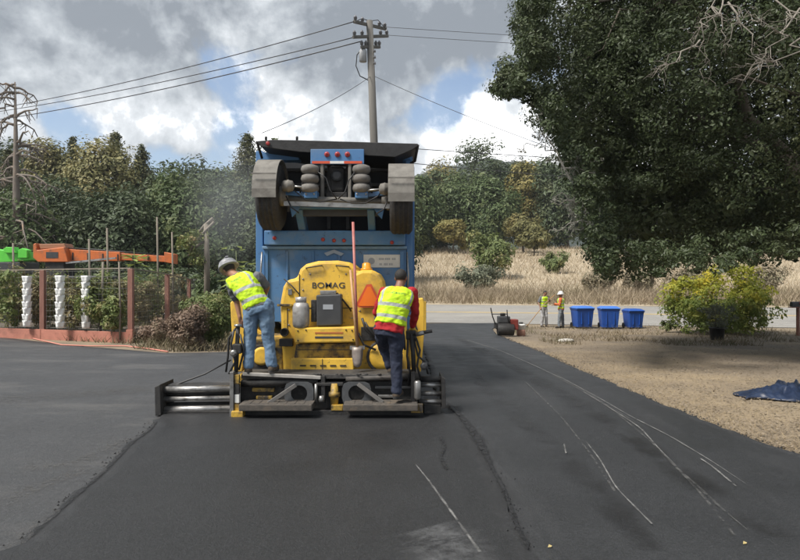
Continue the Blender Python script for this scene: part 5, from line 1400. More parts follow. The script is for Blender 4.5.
# ================================================================== PAVER
def paver():
    YB = 8.55
    b = Vector((PX(330, 8.5), 8.6, .012))
    t = thing('asphalt_paver', b, 'yellow asphalt paver with a wide black screed laying the new mat', 'paver')
    hood_o = [(283, 373), (281, 332), (280, 303), (283, 287), (287, 280), (297, 278), (300, 269), (306, 264), (318, 261), (338, 260.5), (350, 262.5), (355, 267), (357, 272), (362, 270), (372, 270), (379, 274), (383, 281), (385, 292), (386, 303), (405, 305), (407, 318), (407, 373)]
    hood = MB().pprism(hood_o, YB, 9.75).build('hood', M_YEL, t, .045)
    text_mesh('lettering', 'BOMAG', P(328.5, 285.5, YB - .003), .115, M_PRINT, hood, .004, .003, (344.5 - 312) / FPX * YB)
    # seams and panels on the rear of the tractor
    sh = MB().pprism([(294.5, 328), (355.5, 327), (356, 342.5), (295, 343.5)], YB - .28, YB - .001).build('rear_shelf', M_YEL, t, .02)
    MB().pbox(315, 336.4, 343, 338.4, YB - .284, YB - .2805).build('sticker', M_PRINT, sh); MB().pbox(315, 332.2, 343, 333.8, YB - .284, YB - .2805).build('sticker', mat('sticker_orange', (.42, .13, .04), None, .5), sh)
    MB().pprism([(296, 344), (355, 343), (352, 358), (294, 359)], YB - .14, YB - .001).build('sloping_panel', M_YELDIRTY, t, .01)
    MB().pbox(291, 358.5, 353.5, 372.5, YB - .22, YB - .001).build('lower_panel', M_YEL, t, .012)
    MB().pbox(325, 369.5, 352, 372, YB - .235, YB - .2205).build('step_edge', M_BLK, t)
    MB().pbox(279, 339, 292.5, 346.5, YB - .10, YB - .001).build('cooling_slot', M_BLK, t, .008)
    MB().lathe(P(285, 332, YB - .001), (0, -1, 0), [(0, .06), (.06, .06), (.06, .045), (.02, .04)], 16).build('exhaust_outlet', M_BLK, t)
    MB().pbox(277, 304, 292, 306.5, YB - .03, YB - .001).build('hood_strip', M_YELDIRTY, t, .006); MB().pbox(361, 303, 386, 305, YB - .03, YB - .001).build('hood_strip', M_YELDIRTY, t, .006)
    MB().pbox(386, 305.5, 404, 309, YB - .03, YB - .001).build('hood_strip', M_YELDIRTY, t, .006)
    be = MB().lathe(P(366.5, 270.5, YB + .15), (0, 0, 1), [(0, .085), (.03, .085), (.035, .065), (.10, .06), (.115, .03)], 18).build('beacon', mat('amber_lens', (.62, .26, .02), None, .3), t)
    # slow moving vehicle triangle
    tri = [(358.5, 307.5), (356, 304.5), (366.5, 284.5), (371.5, 284), (381.5, 304), (379.5, 307.5)]
    s = MB().pprism(tri, YB - .05, YB - .042).build('warning_triangle', M_REDBORD, t)
    MB().pprism([(359.6, 306), (358.6, 304.8), (367.3, 286.8), (370.7, 286.6), (379.2, 304.4), (378.3, 306)], YB - .056, YB - .0505).build('triangle_centre', M_ORANGE, s)
    # dark fittings above the right conveyor
    cb = MB().pprism([(316, 295), (341.5, 294), (342, 325.5), (316.5, 326.5)], YB - .22, YB - .03).build('control_box', M_DKGREY, t, .02)
    MB().pbox(323, 304.5, 333, 309.5, YB - .225, YB - .2205).build('sticker', M_PRINTG, cb)
    MB().pbox(320, 290.5, 336, 294.5, YB - .16, YB - .05).build('lid_clasp', M_STEEL, cb, .008)
    MB().pbox(311, 300, 316, 322, YB - .16, YB - .03).build('side_bracket', M_BLK, cb, .006)
    MB().tube([P(337, 293, YB - .1), P(343, 300, YB - .15), P(350, 309, YB - .08), P(351, 311, YB - .02)], .012, 6).build('cable', M_HOSE, t)
    MB().tube([P(284, 279, YB - .02), P(292, 286, YB - .05), P(300, 295, YB - .12)], .009, 6).build('cable', M_HOSE, t)
    MB().lathe(P(383, 357, YB - .16), (0, 1, 0), [(0, .10), (.01, .18), (.05, .20), (.15, .20)], 22).build('conveyor_cover', M_YEL, t)
    MB().lathe(P(383, 357, YB - .12), (0, 1, 0), [(0, .205), (0, .235), (.05, .235), (.05, .205)], 22).build('cover_ring', M_BLK, t)
    MB().pbox(361, 327, 378, 341, YB - .05, YB - .001).build('valve_bank', M_BLK, t, .01)
    for i, (pp, r) in enumerate([([(362, 318), (366, 330), (374, 337), (382, 352)], .018), ([(365, 322), (371, 332), (378, 342)], .014), ([(392, 310), (399, 322), (404, 336), (405, 350)], .016), ([(358, 333), (364, 345), (376, 350)], .016), ([(404, 312), (413, 318), (417, 330), (414, 345)], .014)]):
        MB().tube([P(x, y, YB - .12 - .02 * i) for x, y in pp], r, 8).build('hose', M_HOSE, t)
    # panel gaps, hinges, bolts, grab handles and catches on the hood
    for (x0, y0, x1, y1) in ((287, 308, 287.8, 328), (355, 281, 355.8, 326), (299, 274, 299.7, 300), (292, 307.6, 312, 308.3), (343, 307.6, 356, 308.3), (387, 311, 387.8, 345), (296, 349.5, 354, 350.2), (322, 359, 322.6, 372)):
        MB().pbox(x0, y0, x1, y1, YB - .006 if y0 < 345 else YB - .226, YB + .001 if y0 < 345 else YB - .2205).build('panel_gap', M_BLK, t)
    for (px, py) in ((303, 279), (303, 290), (352, 279), (352, 318), (289, 310), (289, 325), (360, 311), (384, 311), (398, 314), (398, 340), (391, 328), (310, 274), (346, 274)):
        MB().lathe(P(px, py, YB - .0005), (0, -1, 0), [(0, .013), (.008, .013), (.010, .008)], 8).build('bolt', M_STEEL, t)
    for (px, py) in ((298, 331), (352, 330.5), (298, 340.5), (353, 339.5), (306, 330), (346, 330)):
        MB().lathe(P(px, py, YB - .2805), (0, -1, 0), [(0, .011), (.008, .011), (.010, .006)], 8).build('bolt', M_BLK, sh)
    for (a, c) in (((306, 268), (322, 265.5)), ((336, 265.5), (349, 267))):
        MB().tube([P(*a, YB + .02), P(*a, YB - .04), P(*c, YB - .04), P(*c, YB + .02)], .009, 8).build('grab_handle', M_BLK, t)
    for (px, py) in ((290, 292), (376, 316)): MB().pbox(px - 2, py - 3, px + 2, py + 3, YB - .02, YB + .001).build('catch', M_STEEL, t, .004)
    for k in range(7): MB().pbox(389, 313.5 + k * 2.6, 403, 314.6 + k * 2.6, YB - .012, YB + .001).build('louvre', M_BLK, t)
    for k in range(5): MB().pbox(300 + k * 10, 365.0, 306 + k * 10, 366.4, YB - .228, YB - .2205).build('vent_slot', M_BLK, t)
    # grease and mix caked on the rear ledges
    rs = np.random.RandomState(12)
    for k in range(40):
        px = rs.uniform(246, 412); c = P(px, rs.choice([374.3, 404.3]) if not 312 < px < 343 else 374.3, 7.86 + rs.uniform(-.02, .04)); r = rs.uniform(.006, .02)
        MB().ellipsoid(c, r * 1.6, r, r * .7, None, 6, 4).build('caked_asphalt', M_BLK, t)
    # hopper, wings, conveyor and tracks
    hop = MB().box(PX(262, 9.8), PX(408, 9.8), 9.76, 11.5, .35, .62).build('hopper_floor', M_BLK, t, .01)
    for s in (-1, 1):
        x = b.x + s * 1.42
        mb = MB(); V = [(x - s * .55, 9.8, .62), (x, 9.8, .98), (x, 9.8, 1.45), (x - s * .05, 9.8, 1.45), (x - s * .05, 9.8, 1.02), (x - s * .55, 9.8, .68)]
        V2 = [(a, 11.5, c) for a, _, c in V]; mb._add(V + V2, [tuple(range(6)), tuple(reversed(range(6, 12)))] + [(i, i + 6, (i + 1) % 6 + 6, (i + 1) % 6) for i in range(6)])
        mb.build('hopper_wing', M_YEL, t, .01)
        tr = MB()
        xx = b.x + s * .80; n = 8; prof = []
        for k in range(n + 1): a = R(90 + 180 * k / n); prof.append((8.95 + .27 * math.cos(a), .285 + .27 * math.sin(a)))
        for k in range(n + 1): a = R(-90 + 180 * k / n); prof.append((10.9 + .27 * math.cos(a), .285 + .27 * math.sin(a)))
        k = len(prof); V = [(xx - .16, y, z) for y, z in prof] + [(xx + .16, y, z) for y, z in prof]
        tr._add(V, [tuple(range(k)), tuple(reversed(range(k, 2 * k)))] + [(i, i + k, (i + 1) % k + k, (i + 1) % k) for i in range(k)]); tr.build('track', M_RUB, t)
    # panels beside the tractor: yellow housings at either side of the operator stations
    MB().pprism([(230, 303), (233, 300), (241, 300), (246, 306), (246, 342), (242, 372), (233, 372), (232, 340)], 8.75, 8.95).build('side_housing', M_YEL, t, .015)
    MB().pprism([(416, 299), (423, 298), (424.5, 304), (424.5, 330), (421, 372), (414, 372), (412, 330)], 8.75, 8.95).build('side_housing', M_YEL, t, .015)
    MB().pbox(246.5, 338, 283, 372, 8.62, 9.4).build('engine_side', M_YELDIRTY, t, .02)
    MB().pbox(252, 345, 274, 370, 8.58, 8.619).build('engine_grille', M_BLK, t, .01)
    MB().lathe(P(262, 356, 8.58), (0, -1, 0), [(0, .13), (.03, .13), (.03, .09)], 18).build('grille_ring', M_YEL, t)
    MB().pbox(407.5, 335, 414, 372, 8.62, 9.4).build('engine_side', M_YELDIRTY, t, .02)
    # tow arms from tractor to screed
    for px in (243, 413): MB().beam(Vector((PX(px, 8.3), 8.15, .42)), Vector((PX(px, 8.3), 10.3, .55)), .09, .16).build('tow_arm', M_YELDIRTY, t, .01)
    # ---------------- screed
    YS = 7.86
    sc = MB().pbox(240, 381, 421, 410, YS + .12, YS + .55).build('screed_frame', M_BLK, t, .015)
    MB().pbox(238, 410.5, 423, 415.8, YS - .05, YS + .5).build('screed_plate', M_BLK, t, .006)
    wk = MB().pbox(241, 374.5, 420, 379, YS + .02, YS + .50).build('walkway', mat('walkway_steel', (.035, .033, .032), (.06, .057, .053), .7, scale=14, bump=.5), t, .008)
    MB().beam(P(243, 373.8, YS), P(321, 377.5, YS), .05, .045).build('front_bar', mat('pale_worn_steel', (.42, .40, .37), (.30, .285, .26), .5, metal=.3, scale=10, c3=(.10, .09, .08), s3=8, t3=(.6, .8)), t, .006)
    MB().tube([P(242, 383, YS + .05), P(318, 381, YS + .05)], .05, 12).build('cylinder', M_BLK, t)
    MB().tube([P(346, 378.5, YS + .05), P(420, 376, YS + .05)], .042, 12).build('cylinder', mat('dusty_tube', (.10, .09, .08), (.06, .055, .05), .7, scale=10), t)
    for i, (a, c) in enumerate(((238.5, 312), (343, 418))):
        fb = MB().pbox(a, 404.5, c, 411.5, YS - .27, YS + .05).build('footboard', M_RUSTBOARD, t, .012)
        for q in np.arange(a + 6, c - 4, 9): MB().pbox(q, 403.8, q + 5, 404.4, YS - .25, YS + .0).build('grip_bar', M_RUSTBOARD, fb)
        cx = 299 if i == 0 else 356.5
        # upright plate with a round cut-out, and its diagonal brace
        n = 20; V, F = [], []
        out = [(-15, 10), (-15, -6), (-10, -12), (4, -13), (13, -10), (14, 10)]
        for k in range(n):
            a_ = 2 * math.pi * k / n; ca, sa = math.cos(a_), math.sin(a_)
            ro = min(14.5 / max(abs(ca), 1e-3), 11.5 / max(abs(sa), 1e-3), 16)
            for rr in (8.2, ro):
                for yy in (YS - .04, YS - .02): V.append(tuple(P(cx + ca * rr, 393.5 - sa * rr, YS - .04) + Vector((0, yy - YS + .04, 0))))
        for k in range(n):
            i0, i1 = k * 4, ((k + 1) % n) * 4
            F += [(i0, i1, i1 + 2, i0 + 2), (i0 + 1, i0 + 3, i1 + 3, i1 + 1), (i0, i0 + 1, i1 + 1, i1), (i0 + 2, i1 + 2, i1 + 3, i0 + 3)]
        mb = MB(); mb._add(V, F); mb.build('bracket_plate', mat('bracket_steel', (.075, .08, .085), (.045, .047, .05), .6, scale=10, c3=(.14, .13, .12), s3=8, t3=(.6, .8), bump=.2), t)
        d0, d1 = ((296, 385), (268, 403.5)) if i == 0 else ((358, 384), (383, 402.5))
        MB().beam(P(*d0, YS - .08), P(*d1, YS - .14), .03, .05).build('brace', mat('brace_steel', (.16, .15, .14), (.10, .095, .09), .6, scale=9), t, .005)
    for (a, y0, c, y1, m) in ((252, 388, 274, 392, M_YELDIRTY), (256, 396, 272, 399.5, M_YELDIRTY), (280, 388, 286, 402, M_BLK), (375, 386, 412, 389, M_DKGREY), (378, 395, 396, 398, M_STEEL)):
        MB().pbox(a, y0, c, y1, YS + .06, YS + .118).build('linkage', m, t, .008)
    # centre: crown adjuster
    ce = MB().pbox(321, 376, 325, 404, YS - .02, YS + .06).build('centre_link', M_BLK, t, .006)
    MB().lathe(P(334.5, 406, YS), (0, 0, 1), [(0, .05), (.12, .055), (.13, .075), (.18, .075), (.19, .05), (.30, .05)], 14).build('crown_jack', M_YELDIRTY, t)
    MB().pbox(331, 405, 343, 411, YS - .06, YS + .03).build('crown_block', M_YELDIRTY, t, .008)
    MB().pbox(316, 383, 343, 386, YS - .03, YS + .05).build('centre_bar', M_BLK, t, .006)
    MB().tube([P(316, 384, YS - .05), P(316, 402, YS - .05)], .02, 8).build('centre_rod', M_STEEL, t)
    MB().lathe(P(321.5, 402, YS - .06), (0, 0, 1), [(0, .03), (.03, .04), (.08, .03)], 10).build('nut', M_STEEL, t)
    # left extension: three sliding tubes and an end plate
    for py, r in ((389, .042), (398.5, .034), (409, .045)):
        MB().tube([P(158, py + .7, YS + .12), P(233, py - .7, YS + .12)], r, 14).build('slide_tube', M_CHROME, t)
    for py in (393.8, 404): MB().tube([P(158, py + .6, YS + .2), P(232, py - .6, YS + .2)], .03, 10).build('slide_rod', M_BLK, t)
    MB().pprism([(154.5, 387), (160, 384.5), (161, 415.5), (155, 416)], YS - .02, YS + .45).build('end_plate', M_BLK, t, .008)
    MB().pbox(161.5, 411, 232, 415.6, YS + .05, YS + .45).build('extension_plate', M_BLK, t, .006)
    MB().pbox(164, 385, 232, 387.2, YS + .2, YS + .4).build('extension_cover', M_BLK, t, .006)
    MB().tube([P(161, 386, YS + .3), P(178, 384, YS + .3), P(205, 374, YS + .35), P(231, 360, YS + .4)], .012, 6).build('tow_cable', M_HOSE, t)
    # left station: column, depth screw and painted gate
    MB().pbox(229.5, 372, 233.5, 417, YS - .12, YS + .1).build('gate_post', M_STEEL, t, .006)
    for k, (y0, y1) in enumerate(((375, 384), (384.6, 394), (394.6, 403), (403.6, 411))): MB().pbox(234.5, y0, 239, y1, YS - .10, YS - .04).build('depth_scale', (M_YELDIRTY, M_BLK, M_WHITE, M_YELDIRTY)[k], t, .003)
    MB().pbox(231, 411.5, 243, 419, YS - .16, YS - .02).build('gate_shoe', M_YELDIRTY, t, .01)
    MB().tube([P(236, 372, YS), P(237, 350, YS), P(238, 326, YS)], .028, 10).build('control_column', M_BLK, t)
    MB().pbox(232, 344, 241, 354, YS - .06, YS + .06).build('control_head', M_BLK, t, .015)
    for i, pp in enumerate([[(234, 330), (231, 345), (235, 362), (229, 374)], [(240, 334), (244, 350), (239, 370)], [(236, 328), (229, 338), (228, 356), (226, 372)]]): MB().tube([P(x, y, YS - .05 + .03 * i) for x, y in pp], .014, 8).build('hose', M_HOSE, t)
    MB().lathe(P(238, 327, YS), (0, 0, 1), [(0, .02), (.01, .05), (.03, .05), (.04, .02)], 14).build('hand_wheel', M_STEEL, t)
    MB().lathe(P(234, 353, YS - .08), (0, -1, 0), [(0, .045), (.04, .045), (.05, .02)], 12).build('dial', M_STEEL, t)
    # right station
    MB().pbox(411, 372, 415, 414, YS - .12, YS + .1).build('gate_post', M_BLK, t, .006)
    MB().tube([P(414, 372, YS), P(413, 352, YS), P(411, 334, YS)], .03, 10).build('control_column', M_BLK, t)
    MB().pbox(406, 331, 416, 340, YS - .02, YS + .12).build('control_head', M_BLK, t, .015)
    MB().tube([P(412, 335, YS), P(421, 333, YS - .02), P(432, 331, YS - .05)], .022, 8).build('lever', M_BLK, t); MB().tube([P(416, 334.5, YS - .03), P(424, 332.6, YS - .05)], .03, 8).build('lever_sleeve', M_STEEL, t)
    for i, pp in enumerate([[(416, 338), (420, 350), (417, 366), (421, 380)], [(408, 340), (407, 356), (410, 372), (408, 386)], [(414, 340), (418, 356), (425, 362), (428, 374)]]): MB().tube([P(x, y, YS - .05 + .03 * i) for x, y in pp], .014, 8).build('hose', M_HOSE, t)
    MB().lathe(P(417.5, 390, YS - .14), (0, 0, 1), [(-.12, .03), (-.10, .045), (.10, .045), (.12, .03)], 12).build('depth_screw', M_STEEL, t)
    MB().lathe(P(424, 366, YS - .06), (0, -1, 0), [(0, .05), (.03, .05), (.04, .02)], 12).build('dial', M_DKGREY, t)
    MB().pbox(411, 404, 423, 413, YS - .18, YS - .121).build('gate_shoe', M_YELDIRTY, t, .008)
    for py in (379, 385, 393.5, 401.5):
        MB().tube([P(419, py, YS + .1), P(442.5, py + .2, YS + .1)], .030 if py > 380 else .04, 12).build('slide_tube', M_CHROME if py > 380 else M_BLK, t)
    MB().pprism([(441.5, 377), (445.5, 379), (446, 408), (442, 409)], YS - .02, YS + .45).build('end_plate', M_BLK, t, .008)
    MB().pbox(424, 405, 441, 414.5, YS + .05, YS + .45).build('extension_plate', M_BLK, t, .006)
    return t
paver()
# gas bottle standing on the rear shelf
def gas_bottle():
    Y = 8.36; c = P(301, 328, Y)
    t = thing('gas_bottle', c, 'dented silver gas bottle standing on the rear shelf of the paver', 'gas bottle')
    MB().lathe(c, (0, 0, 1), [(0.002, .08), (.02, .105), (.06, .118), (.28, .118), (.34, .10), (.37, .05), (.375, .02)], 20).build('tank', M_PROP, t)
    MB().lathe(c + Vector((0, 0, .376)), (0, 0, 1), [(0, .025), (.03, .025), (.035, .04), (.055, .04), (.06, .02)], 12).build('valve', M_STEEL, t)
    MB().lathe(c + Vector((0, 0, .35)), (0, 0, 1), [(0, .075), (.08, .08), (.08, .074), (.0, .07)], 16).build('collar', M_PROP, t)
gas_bottle()
# tools leaning on the machine
a, b_ = P(357.5, 346, 8.15), P(353, 222, 8.28)
t = thing('rake_pole', a, 'tall red handled rake standing upright against the paver hood', 'rake')
MB().tube([a, b_], .019, 10).build('handle', M_REDPOLE, t); MB().beam(a + Vector((-.1, -.03, -.02)), a + Vector((.1, -.03, -.02)), .03, .05).build('head', M_STEEL, t)
a, b_ = P(357.5, 350, 8.1), P(350.5, 270, 8.26)
t = thing('shovel', a, 'wooden handled shovel leaning blade down against the paver', 'shovel')
MB().tube([a, b_], .019, 10).build('handle', M_WOODH, t)
mb = MB(); V = []
for i in range(5):
    for j in range(6):
        u, v = (i - 2) / 2, j / 5; V.append(tuple(a + Vector((u * .075 * (1 - .6 * max(0, v - .5)), -.03 + .025 * u * u - .03 * v, -.24 * v + .04 - (.03 * (1 - u * u) * v)))))
mb._add(V, [(i * 6 + j, i * 6 + j + 1, (i + 1) * 6 + j + 1, (i + 1) * 6 + j) for i in range(4) for j in range(5)], True)
o = mb.build('blade', mat('worn_blade', (.30, .26, .235), (.20, .165, .145), .5, metal=.4, scale=12), t); s = o.modifiers.new('s', 'SOLIDIFY'); s.thickness = .004

# ================================================================== PEOPLE
def vest_mat(name, marks=True):
    m = bpy.data.materials.new(name); m.use_nodes = True
    nt = m.node_tree; N, L = nt.nodes, nt.links
    b = N['Principled BSDF']; b.inputs['Roughness'].default_value = .75
    tc = N.new('ShaderNodeTexCoord'); sp = N.new('ShaderNodeSeparateXYZ'); L.new(tc.outputs['UV'], sp.inputs[0])
    def band(sock, c, w):
        n = N.new('ShaderNodeMath'); n.operation = 'COMPARE'; L.new(sock, n.inputs[0]); n.inputs[1].default_value = c; n.inputs[2].default_value = w; return n.outputs[0]
    def mx(a, c):
        n = N.new('ShaderNodeMath'); n.operation = 'MAXIMUM'; L.new(a, n.inputs[0]); L.new(c, n.inputs[1]); return n.outputs[0]
    def mixc(f, a, c):
        n = N.new('ShaderNodeMix'); n.data_type = 'RGBA'; L.new(f, n.inputs[0])
        for s, v in ((6, a), (7, c)):
            if isinstance(v, tuple): n.inputs[s].default_value = (*v, 1)
            else: L.new(v, n.inputs[s])
        return n.outputs[2]
    hb = mx(band(sp.outputs[1], .20, .045), band(sp.outputs[1], .50, .045))
    # shoulder straps run down to the upper band (u: 0 right, .25 front, .5 left, .75 back)
    vb = mx(mx(band(sp.outputs[0], .60, .018), band(sp.outputs[0], .90, .018)), mx(band(sp.outputs[0], .10, .018), band(sp.outputs[0], .40, .018)))
    up = N.new('ShaderNodeMath'); up.operation = 'GREATER_THAN'; L.new(sp.outputs[1], up.inputs[0]); up.inputs[1].default_value = .5
    vv = N.new('ShaderNodeMath'); vv.operation = 'MULTIPLY'; L.new(vb, vv.inputs[0]); L.new(up.outputs[0], vv.inputs[1])
    tape = mx(hb, vv.outputs[0])
    no = N.new('ShaderNodeTexNoise'); no.inputs['Scale'].default_value = 7; L.new(tc.outputs['Object'], no.inputs['Vector'])
    col = mixc(no.outputs[0], (.46, .74, .012), (.60, .82, .02))
    if marks:
        n2 = N.new('ShaderNodeTexNoise'); n2.inputs['Scale'].default_value = 120; n2.inputs['Detail'].default_value = 1; L.new(tc.outputs['Object'], n2.inputs['Vector'])
        g1 = N.new('ShaderNodeMath'); g1.operation = 'GREATER_THAN'; L.new(n2.outputs[0], g1.inputs[0]); g1.inputs[1].default_value = .5
        r1 = N.new('ShaderNodeMath'); r1.operation = 'MULTIPLY'; L.new(band(sp.outputs[0], .75, .06), r1.inputs[0]); L.new(band(sp.outputs[1], .80, .024), r1.inputs[1])
        r2 = N.new('ShaderNodeMath'); r2.operation = 'MULTIPLY'; L.new(r1.outputs[0], r2.inputs[0]); L.new(g1.outputs[0], r2.inputs[1])
        col = mixc(r2.outputs[0], col, (.06, .16, .05))
    col = mixc(tape, col, (.36, .38, .37))
    n4 = N.new('ShaderNodeTexNoise'); n4.inputs['Scale'].default_value = 9; n4.inputs['Detail'].default_value = 8; L.new(tc.outputs['Object'], n4.inputs['Vector'])
    r4 = N.new('ShaderNodeMapRange'); L.new(n4.outputs[0], r4.inputs[0]); r4.inputs[1].default_value = .56; r4.inputs[2].default_value = .8; r4.inputs[3].default_value = 0; r4.inputs[4].default_value = .6
    col = mixc(r4.outputs[0], col, (.16, .17, .05))
    L.new(col, b.inputs['Base Color'])
    bm = N.new('ShaderNodeBump'); bm.inputs['Strength'].default_value = .4; bm.inputs['Distance'].default_value = .02
    n3 = N.new('ShaderNodeTexNoise'); n3.inputs['Scale'].default_value = 13; n3.inputs['Detail'].default_value = 4; L.new(tc.outputs['Object'], n3.inputs['Vector']); L.new(n3.outputs[0], bm.inputs['Height']); L.new(bm.outputs[0], b.inputs['Normal'])
    return m
V_MAT = vest_mat('hi_vis_vest'); V_MAT2 = vest_mat('hi_vis_vest_plain', False)

def hand(mb, wrist, d, n, sgn, curl=.7, s=1.0):
    """palm, four fingers of unequal length and a thumb leaving the side of the palm"""
    d = Vector(d).normalized(); n = Vector(n); n = (n - d * n.dot(d)).normalized(); sd_ = d.cross(n) * sgn
    rot = Matrix((sd_, n, d)).transposed()
    c = wrist + d * .05 * s
    mb.ellipsoid(c, .042 * s, .017 * s, .055 * s, rot, 10, 8)
    mb.limb([wrist - d * .02, wrist + d * .03], [.027 * s, .026 * s], 8)
    for k, (o_, ln) in enumerate(((-.03, .062), (-.010, .074), (.010, .078), (.030, .068))):
        p = wrist + d * .09 * s + sd_ * o_ * s; dd = d.copy(); pts = [p - d * .03 * s, p]
        for j in range(3):
            dd = (dd + n * curl * .55).normalized(); p = p + dd * ln * s * (.45, .32, .26)[j]; pts.append(p)
        mb.limb(pts, [.0095 * s, .0100 * s, .0092 * s, .0085 * s, .0078 * s], 7)
    p = wrist + d * .03 * s + sd_ * .032 * s
    q = p + (d * .6 + sd_ * .75 + n * .3).normalized() * .035 * s; r_ = q + (d * .8 + n * .6 - sd_ * .1).normalized() * .032 * s
    mb.limb([p - sd_ * .015 * s, q, r_], [.013 * s, .011 * s, .009 * s], 7)

def person(label, J, face, trousers, shirt, skin, vest, long_sleeves, hat=None, beard=False, vox=.008, group=None, gloves=None, headup=None, vrange=(.06, .985)):
    f = Vector(face).normalized()
    J = {k: Vector(v) for k, v in J.items()}
    base = (J['anL'] + J['anR']) / 2; base.z = min(J['anL'].z, J['anR'].z) - .09
    lat_s = (J['shR'] - J['shL']).normalized(); lat_h = (J['hipR'] - J['hipL']).normalized()
    pel = (J['hipL'] + J['hipR']) / 2; neck = J['neck']; spine = neck - pel
    def ring(t_, hw, hd, grow=0.0):
        c = pel + spine * t_; lat = lat_h.lerp(lat_s, max(0, min(1, t_))).normalized()
        if 'bow' in J: c += Vector(J['bow']) * math.sin(math.pi * max(0, min(1, t_)))
        fw = spine.normalized().cross(lat).normalized(); fw = fw if fw.dot(f) > 0 else -fw
        lat = lat - spine.normalized() * lat.dot(spine.normalized()) * .5
        # loft runs counter-clockwise seen from above when a = right, b = forward
        return (c, lat * (hw + grow), fw * (hd + grow))
    PROF = [(-.16, .150, .105), (-.05, .172, .125), (.12, .165, .120), (.28, .155, .112), (.5, .168, .118), (.7, .185, .125), (.84, .19, .118), (.93, .165, .10), (.985, .105, .08), (1.03, .06, .06)]
    def torso(mb, t0, t1, grow, n=10):
        ts = np.linspace(t0, t1, n); tp, wp, dp = zip(*PROF)
        mb.loft([ring(t_, np.interp(t_, tp, wp), np.interp(t_, tp, dp), grow) for t_ in ts])
    hd_c = J['head']; up = Vector(headup).normalized() if headup else (hd_c - neck).normalized()
    hf = Vector(J.get('look', f)); hf = (hf - up * hf.dot(up)).normalized(); hr = hf.cross(up)
    rot = Matrix((hr, hf, up)).transposed()
    def H(x, y, z): return hd_c + hr * x + hf * y + up * z
    # body: one continuous surface
    mb = MB()
    torso(mb, -.12, 1.0, 0)
    mb.limb([neck - up * .02, H(0, -.015, -.06)], [.058, .055])
    mb.ellipsoid(H(0, -.008, .025), .074, .094, .088, rot, 16, 12)
    mb.ellipsoid(H(0, .018, -.035), .058, .070, .075, rot, 14, 10)
    mb.ellipsoid(H(0, .058, -.085), .032, .028, .026, rot, 10, 8)
    mb.limb([H(0, .086, .012), H(0, .104, -.022)], [.010, .015], 8)
    for s in (-1, 1):
        mb.ellipsoid(H(s * .076, -.004, .0), .010, .022, .032, rot, 8, 8)
        mb.ellipsoid(H(s * .03, .078, .028), .024, .014, .009, rot, 8, 6)
        mb.ellipsoid(H(s * .038, .066, -.02), .022, .018, .02, rot, 8, 6)
    mb.ellipsoid(H(0, .084, -.052), .024, .010, .008, rot, 8, 6); mb.ellipsoid(H(0, .080, -.064), .022, .010, .008, rot, 8, 6)
    for s in 'LR':
        mb.limb([J['sh' + s], J['el' + s], J['ha' + s]], [.052, .040, .028])
        if not gloves:
            d = J['ha' + s] - J['el' + s]; hand(mb, J['ha' + s], J.get('hd' + s, d), Vector(J.get('hn' + s, (0, 0, -1))) , 1 if s == 'L' else -1)
        mb.limb([J['hip' + s], J['kn' + s], J['an' + s]], [.078, .05, .038])
    body = mb.build('person', skin, None, 0, base, vox, 2)
    tag(body, label, 'person', group)
    # eyes and hair
    for s in (-1, 1): MB().ellipsoid(H(s * .03, .083, .008), .012, .010, .009, rot, 8, 6).build('eye', M_EYE, body)
    mb = MB(); mb.ellipsoid(H(0, -.016, .034), .080, .094, .090, rot, 18, 12)
    # keep the hair to the crown and the back of the head
    hm = mb.build('hair', M_HAIR, body)
    bm = bmesh.new(); bm.from_mesh(hm.data)
    off = wloc(body)
    for axis_, d0 in ((hf * .8 - up * .6, .045),): 
        geom = bm.verts[:] + bm.edges[:] + bm.faces[:]
        bmesh.ops.bisect_plane(bm, geom=geom, plane_co=H(0, .045, .03) - off, plane_no=axis_.normalized(), clear_outer=True)
        bmesh.ops.bisect_plane(bm, geom=bm.verts[:] + bm.edges[:] + bm.faces[:], plane_co=H(0, 0, -.045) - off, plane_no=-up, clear_outer=True)
    bm.to_mesh(hm.data); bm.free()
    if hat:
        mb = MB(); mb.lathe(H(0, -.004, .045), up, [(-.012, .128), (-.006, .148), (0, .146), (.008, .130), (.05, .124), (.085, .105), (.110, .070), (.122, .03), (.124, .0)], 24)
        ho = mb.build('hard_hat', hat, body)
        MB().loft([(H(0, .10, .043), hr * .10, up * .006), (H(0, .145, .040), hr * .085, up * .006), (H(0, .175, .034), hr * .05, up * .005)], 14).build('peak', hat, ho)
        MB().loft([(H(0, -.11, .155), hr * .022, up * .008), (H(0, -.03, .172), hr * .026, up * .012), (H(0, .06, .165), hr * .022, up * .01), (H(0, .105, .13), hr * .018, up * .008)], 10).build('ridge', hat, ho)
    else:
        # cap with a short peak
        pass
    # trousers
    mb = MB(); torso(mb, -.14, .03 if long_sleeves else .10, .012, 6)
    for s in 'LR':
        k = J['kn' + s]; a = J['an' + s]
        mb.limb([J['hip' + s] + Vector((0, 0, .02)), J['hip' + s].lerp(k, .5), k, k.lerp(a, .55), a + (k - a).normalized() * .02], [.112, .098, .080, .074, .072])
    mb.build('trousers', trousers, body, 0, None, .011, 2, .034, .085)
    # shirt with sleeves
    mb = MB(); torso(mb, -.03 if long_sleeves else -.02, 1.0, .024 if long_sleeves else .010, 8)
    for s in 'LR':
        e = J['el' + s]
        if long_sleeves: mb.limb([J['sh' + s], J['sh' + s].lerp(e, .5), e, e.lerp(J['ha' + s], .9)], [.078, .068, .058, .044])
        else: mb.limb([J['sh' + s], J['sh' + s].lerp(e, .75)], [.078, .066])
    mb.build('shirt', shirt, body, 0, None, .011, 2, .035, .07)
    # vest, open at the arms, hanging clear of the hips
    mb = MB(); torso(mb, vrange[0], vrange[1], .038 if long_sleeves else .026, 18)
    vo = mb.build('vest', vest, body, 0, None, 0, 0, .04, .085, 2)
